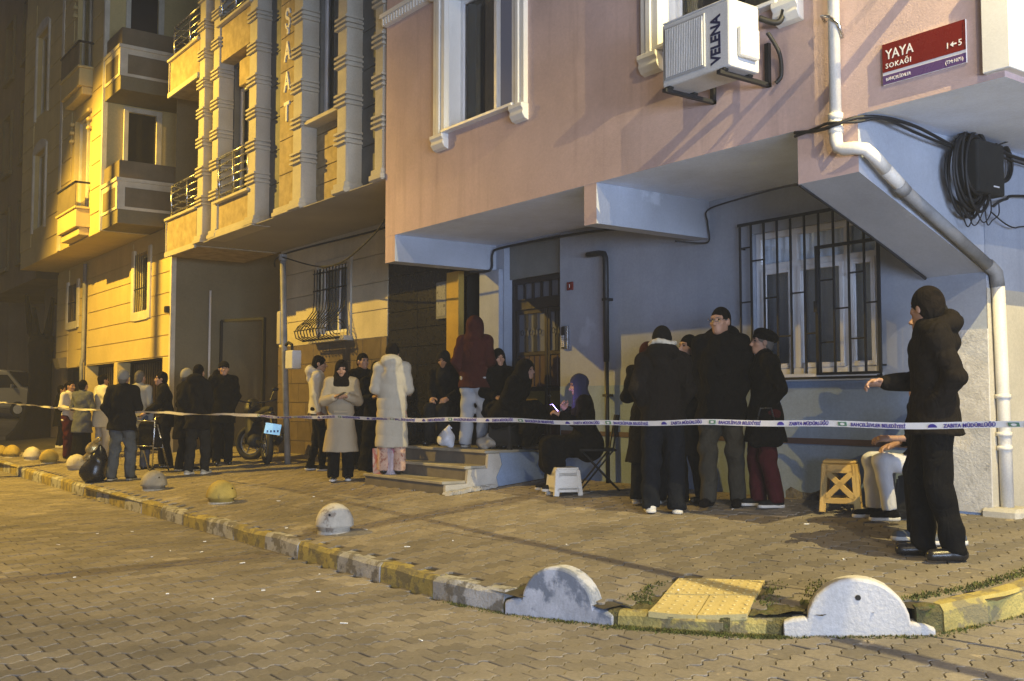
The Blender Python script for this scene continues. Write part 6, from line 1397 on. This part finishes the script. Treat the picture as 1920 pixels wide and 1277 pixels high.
m = MB(); m.add([(-30.35, 6.98, 2.68), (-29.75, 6.98, 2.68), (-29.8, 6.98, 2.38), (-30.3, 6.98, 2.38), (-30.35, 6.75, 2.64), (-29.75, 6.75, 2.64), (-29.8, 6.82, 2.38), (-30.3, 6.82, 2.38)], [(0, 1, 2, 3), (4, 7, 6, 5), (0, 4, 5, 1), (1, 5, 6, 2), (2, 6, 7, 3), (3, 7, 4, 0)]); m.build('box_case', M['farside'], WB)

# overhead wires: their shadows cross the paving
def wire(label, lamp, ga, gb, t, r_=.012):
    Lp = Vector(lamp); A = Lp.lerp(Vector(ga), t); Bq = Lp.lerp(Vector(gb), t); d = (Bq - A); A = A - d * .12; Bq = Bq + d * .5
    m = MB(); m.tube([A.lerp(Bq, i / 12) - Vector((0, 0, .10 * math.sin(math.pi * i / 12) * 0)) for i in range(13)], r_, 6); o = m.build('overhead_cable', M['cable'], None, smooth=True); tag(o, label, 'cable', 'overhead cables')
wire('black overhead cable crossing the street high above the pavement', LAMPS[2][0], (-14.2, 5.9, .32), (-2.64, 5.0, .09), .22, .011)
wire('thicker overhead cable crossing the street above the road', LAMPS[2][0], (-8.9, .8, 0), (-8.75, 6.4, .37), .22, .022)
# ================================================================ PEOPLE
def jk(m, **k): d = dict(m=m); d.update(k); return d
G = lambda x, y: (x, y, gz(y))
# near group by the corner
pr, pi = person('tall person in black padded coat gesturing with both hands at the right', G(-3.99, 6.50), -100, 1.83, head_yaw=-52, coat=jk('brownblack', t=.048, long=.80, flare=.02, puff=(.012, .12), wr=.004, name='padded_jacket'), trousers=('black', .025), shoes=('leather', None), hair=('hair', 'short'), hat=('brown', 'skullcap'), hood='down', collar='stand',
       armL='pocket', armR=((.08, .10, -1), (-.12, 1, .0)), curl=.8, stance=.11, step=.07, build=1.06, lean=.02)
m = MB(); M_ = pi['M']; 
q = MB(); q.obox((-.148 * pi['s'], .035, .86 * pi['s']), (.003, 0, 0), (0, .016, 0), (0, 0, .022)); q.build('trouser_badge', M['signwhite'], pr, local=True)
q = MB(); q.obox((-.150 * pi['s'], .035, .86 * pi['s']), (.003, 0, 0), (0, .008, 0), (0, 0, .013)); q.build('badge_centre', M['rubber'], pr, local=True)
person('person mostly hidden behind the gesturing one, with blue and white sneakers', G(-4.27, 6.92), -95, 1.74, coat=jk('charcoal', t=.035, long=.80), trousers=('black', .02), shoes=('greyblue', 'white'), hair=('hair', 'short'), hood='up', armL='pocket', armR='pocket', stance=.10, step=.10)
kd, ki = person('seated youngster in white trousers behind the gesturing person', (-4.80, 7.66, gz(7.66)), -88, 1.60, seat=.36, coat=jk('black', t=.02, long=.5, lap=False, cuff=.35, name='sweatshirt'), trousers=('whitetr', .012, .09), shoes=('black', 'white'), hair=('hair', 'short'), armL=((-.1, .45, -.9), (.12, 1, -.02)), armR='lap', stance=.12, curl=.6)
f = Field(); f.el((-.13, .13, .56), (.035, .05, .07), .02); np_mesh('yellow_print', [f.mesh(.012, (.006, 2)) + (0,)], [CL['yellow']], kd, 1.0)
stool('low dark stool under the seated youngster', (-4.86, 7.70, gz(7.70)), .2, .26, .34, M['rubber'], 'solid')
person('woman in black beret and black coat with wine red trousers, in profile', G(-6.30, 7.52), -84, 1.62, coat=jk('black', t=.045, long=.64, flare=.03, wr=.006), trousers=('wine', .028), shoes=('charcoal', 'white'), hair=('greyhair', 'short'), hat=('black', 'beret'), collar='stand', armL='pocket', armR='pocket', head_pitch=2)
HB = empty('handbag', G(-6.16, 7.36)[:2] + (1.10,), 'black handbag carried at the hip of the woman in the beret', 'handbag', rz=.9)
f = Field(); f.rc((-.08, 0, 0), (.08, 0, 0), .075, .075, .02, (1, .5, 1)); f.rc((-.06, 0, .05), (.06, 0, .05), .055, .055, .03, (1, .5, 1)); np_mesh('bag_body', [f.mesh(.012, (.004, 1)) + (0,)], [CL['black']], HB, 1.0)
m = MB(); m.tube([(-.09, 0, .10), (-.05, 0, .28), (.05, 0, .28), (.09, 0, .10)], .008, 5); m.build('strap', CL['leather'], HB, local=True, smooth=True)
gp, gi = person('man with glasses in black hooded parka and dark green trousers', G(-6.66, 7.34), -25, 1.86, head_yaw=-14, coat=jk('black', t=.052, long=.72, wr=.007, name='parka'), trousers=('khaki', .02), shoes=('brown', None), hair=('hair', 'short'), hood='down', armL='pocket', armR='pocket', build=1.05, stance=.12)
m = MB()
for q_ in (-1, 1): m.tube([gi['M'].inverted() @ gi['hp'](q_ * .034 + .026 * math.cos(t), .112, .010 + .018 * math.sin(t)) for t in np.linspace(0, 6.28, 15)[:-1]], .0028, 5, closed=True); m.tube([gi['M'].inverted() @ gi['hp'](q_ * .060, .112, .014), gi['M'].inverted() @ gi['hp'](q_ * .082, .0, .012)], .0025, 5)
m.tube([gi['M'].inverted() @ gi['hp'](-.010, .115, .012), gi['M'].inverted() @ gi['hp'](.010, .115, .012)], .0025, 5); m.build('glasses', M['steel'], gp, local=True)
person('person seen from behind in dark brown jacket with pale hood lining and white sneakers', G(-6.95, 6.86), 176, 1.72, coat=jk('brownblack', t=.055, long=.84, flare=.02, trim='cream', name='jacket'), trousers=('darkjean', .035), shoes=('white', 'white'), hair=('hair', 'short'), hat=('softblack', 'beanie'), hood='down', armL='pocket', armR='pocket', stance=.12, step=-.04, build=1.05)
person('woman in maroon headscarf and long black coat beside the dark brown jacket', G(-7.45, 7.15), 150, 1.58, coat=jk('softblack', t=.045, long=.45, flare=.05), trousers=('darkjean', .04), shoes=('lightgrey', 'white'), scarf='maroon', armL='chest', armR='pocket')
person('short dark haired person half hidden between the two men in jackets', G(-7.08, 7.36), -60, 1.62, coat=jk('black', t=.04, long=.5), trousers=('black', .02), shoes=('leather', None), hair=('hair', 'short'), armL='pocket', armR='pocket')
# the woman with the phone
wp, wi = person('seated woman in indigo headscarf lit by her glowing phone', G(-8.72, 7.44), -84, 1.62, seat=.44, head_pitch=-12, lean=.10, coat=jk('black', t=.05, long=.3, lap=True, drop=.45), trousers=('darkjean', .02), shoes=('charcoal', 'white'), scarf='indigo', armL=((-.15, .30, -.9), (.28, .8, .55)), armR=((.2, .12, -.9), (-.35, .6, .85)), curl=.9, stance=.10)
ph = wi['hand'][-1]; hd_ = wi['head']; dirp = (hd_ - ph).normalized(); sidev = dirp.cross(Vector((0, 0, 1))).normalized(); upv = sidev.cross(dirp).normalized()
PH = empty('phone', ph, 'glowing phone held by the seated woman in the indigo headscarf', 'phone')
m = MB(); m.obox(ph + dirp * .02, sidev * .037, upv * .075, dirp * .004); m.build('phone_case', M['rubber'], PH, bevel=.003)
m = MB(); m.obox(ph + dirp * .0255, sidev * .034, upv * .071, dirp * .0008); m.build('screen', pm('phone_screen', (.1, .1, .15), .2, bump=0, emit=((.36, .26, 1.0), 45.0)), PH)
person('person in black hunched on a stool at the landing edge before the door', (-10.36, 7.52, .866), 60, 1.60, seat=.34, lean=.50, coat=jk('black', t=.06, long=.3, lap=True, drop=.5, wr=.012), trousers=('black', .03), shoes=('leather', None), hood='up', armL='lap', armR='lap')
stool('dark low stool under the hunched person in black', (-10.36, 7.54, .866), .4, .26, .32, M['rubber'], 'solid')
# on the landing
LZ_ = .866
person('person in maroon hooded jacket with pale grey sweatpants standing on the landing', (-10.95, 7.48, LZ_), 165, 1.66, coat=jk('maroon', t=.05, long=.80, wr=.006, name='hooded_jacket'), trousers=('sweat', .035), shoes=('brown', 'lightgrey'), hood='up', hair=('hair', 'short'), armL='pocket', armR='bent', stance=.11, build=1.02)
person('person in black sitting against the blue pilaster behind the hooded figure', (-10.80, 7.74, LZ_), 20, 1.62, seat=.42, coat=jk('black', t=.055, long=.3, lap=True, drop=.8), trousers=('black', .02), shoes=('leather', None), scarf='black', armL='lap', armR='lap')
person('person in dark clothes sitting on the landing by the black granite wall', (-11.95, 7.72, LZ_), -20, 1.62, seat=.45, lean=.18, head_pitch=-20, coat=jk('softblack', t=.04, long=.4, lap=False), skirt=None, trousers=('charcoal', .04), shoes=('leather', None), scarf='charcoal', armL='lap', armR='lap')
for x in (-10.80, -11.95): stool({-10.80: 'dark stool on the landing against the blue pilaster', -11.95: 'dark stool on the landing beside the granite wall'}[x], (x, 7.76, LZ_), .1, .28, .38, M['rubber'], 'solid')
person('woman seen from behind in a long cream padded coat and flowered trousers', (-11.62, 6.66, .527), 178, 1.66, coat=jk('cream', t=.062, long=.36, flare=.012, puff=(.008, .17), wr=.003, name='padded_coat'), trousers=('floral', .035), shoes=('leather', None), hair=('hair', 'short'), hat=('darkbrown', 'beanie'), hood='down', armL='bent', armR='bent', stance=.10, step=.0, build=.98)
# the group left of the steps
person('woman in black robe and black headscarf facing the camera', G(-12.86, 7.12), 22, 1.57, coat=jk('black', t=.05, long=.06, flare=.075, wr=.008, name='robe'), scarf='softblack', shoes=('leather', None), armL='chest', armR='chest', detail=1)
tr, ti = person('woman in beige trench coat and dark headscarf reading her phone', G(-12.75, 6.52), 8, 1.63, head_pitch=-16, coat=jk('trench', t=.048, long=.42, flare=.055, sleeve=.004, wr=.004, name='trench_coat'), trousers=('black', .035), shoes=('leather', 'white'), scarf='darkbrown', collar='shawl', armL=((-.30, .10, -1), (.62, .70, .22)), armR=((.30, .10, -1), (-.62, .70, .22)), curl=.9)
c = (ti['hand'][-1] + ti['hand'][1]) / 2; P2 = empty('phone', c, 'dark phone held in both hands by the woman in the trench coat', 'phone'); m = MB(); m.obox(c + Vector((0, 0, .01)), (.035, 0, 0), (0, .06, .03), (0, -.002, .005)); m.build('phone_case', M['rubber'], P2, bevel=.003)
q = MB(); q.obox(Vector((0, .165, .93)), (.10, 0, 0), (0, .02, 0), (0, 0, .02)); q.build('coat_belt', CL['trench'], tr, local=True, bevel=.008)
person('young person in white hoodie and black jeans looking to the right', G(-14.30, 6.92), 95, 1.72, head_pitch=-4, coat=jk('white', t=.035, long=.86, wr=.007, name='hoodie'), trousers=('black', .005), shoes=('charcoal', 'white'), hair=('hair', 'short'), hood='down', armL='down', armR='down', step=.10)
person('dark clothed person half hidden behind the trench coat', G(-13.9, 7.45), 40, 1.70, coat=jk('softblack', t=.04, long=.7), trousers=('black', .02), shoes=('leather', None), hair=('hair', 'short'), armL='pocket', armR='pocket', detail=2)
# far left group
D2 = 2
person('long haired woman in a long black coat by the cream post', G(-18.45, 6.92), 165, 1.62, coat=jk('black', t=.05, long=.22, flare=.05), trousers=('black', .02), shoes=('leather', None), hair=('hair', 'long'), armL='chest', armR='chest', detail=D2)
person('person in dark jacket and grey trousers with pale sneakers, back turned', G(-16.22, 5.78), 170, 1.73, coat=jk('softblack', t=.05, long=.72, name='jacket'), trousers=('charcoal', .025), shoes=('lightgrey', 'white'), hair=('hair', 'short'), hood='down', armL='pocket', armR='pocket', detail=D2, step=.08)
person('person in long black coat with a pale tight cap', G(-16.98, 5.85), 130, 1.68, coat=jk('black', t=.05, long=.55, flare=.03), trousers=('black', .02), shoes=('black', 'lightgrey'), hat=('lightgrey', 'beanie'), hair=('greyhair', 'short'), armL='bent', armR='pocket', detail=D2)
person('dark capped person behind the pale tight cap', G(-17.15, 6.55), 20, 1.76, coat=jk('black', t=.045, long=.7), trousers=('black', .02), shoes=('leather', None), hat=('softblack', 'cap'), hair=('hair', 'short'), armL='pocket', armR='pocket', detail=D2)
person('person in black jacket leaning on the folding trolley', G(-17.95, 5.85), -70, 1.66, coat=jk('softblack', t=.045, long=.75, name='jacket'), trousers=('black', .025), shoes=('leather', None), hair=('hair', 'short'), armL=((-.2, .4, -.9), (.1, .8, -.4)), armR=((.2, .4, -.9), (-.1, .8, -.4)), detail=D2, lean=.12)
person('heavy person in grey cap, black jacket and grey jeans, back turned', G(-16.92, 4.82), 176, 1.74, coat=jk('softblack', t=.05, long=.80, name='jacket'), trousers=('jean', .03), shoes=('charcoal', 'lightgrey'), hair=('greyhair', 'short'), hat=('grey', 'beanie'), armL='pocket', armR=((.35, -.1, -1), (-.7, .8, .1)), detail=D2, build=1.10, stance=.13)
person('person in pale grey long shirt behind the grey cap', G(-18.4, 5.52), 168, 1.71, coat=jk('lightgrey', t=.04, long=.72, name='shirt'), trousers=('greyblue', .03), shoes=('leather', None), hair=('greyhair', 'short'), armL='bent', armR='down', detail=D2)
person('person all in white with white trousers, back half turned', G(-21.8, 5.80), 140, 1.70, coat=jk('white', t=.04, long=.66, flare=.03, name='shirt'), trousers=('white', .02), shoes=('lightgrey', None), hair=('hair', 'short'), armL='down', armR='bent', detail=D2)
person('person in grey blue waistcoat and black skirt beside the white blouse', G(-21.75, 5.42), 165, 1.62, coat=jk('greyblue', t=.045, long=.62, flare=.03, name='waistcoat'), skirt=('black', .10, .22), shoes=('leather', None), hair=('hair', 'bun'), armL='chest', armR='chest', detail=3)
person('woman in white blouse and dark red trousers at the far left', G(-23.0, 5.47), 70, 1.62, coat=jk('white', t=.03, long=.86, name='blouse'), trousers=('wine', .03), shoes=('leather', None), hair=('hair', 'bun'), armL=((-.25, -.05, -1), (-.1, .15, -1)), armR='bent', detail=3)
person('short dark clothed person with white shoes near the tree trunk', G(-26.9, 6.2), 100, 1.52, coat=jk('black', t=.045, long=.6), trousers=('black', .02), shoes=('white', 'white'), hair=('hair', 'short'), armL='pocket', armR='pocket', detail=3)

# the night air: a thin haze over the whole street
HZ = MB().box(-121, 71, -71, 91, -1.4, 15.6).build('haze', pm('haze_none', (1, 1, 1), bump=0)); HZ['kind'] = 'stuff'
hm = bpy.data.materials.new('night_haze'); hm.use_nodes = True; hn = hm.node_tree; hn.nodes.remove(hn.nodes['Principled BSDF'])
pv_ = hn.nodes.new('ShaderNodeVolumePrincipled'); pv_.inputs['Color'].default_value = (.9, .9, .9, 1); pv_.inputs['Density'].default_value = .0020
hn.links.new(pv_.outputs[0], hn.nodes['Material Output'].inputs['Volume']); HZ.data.materials.clear(); HZ.data.materials.append(hm)
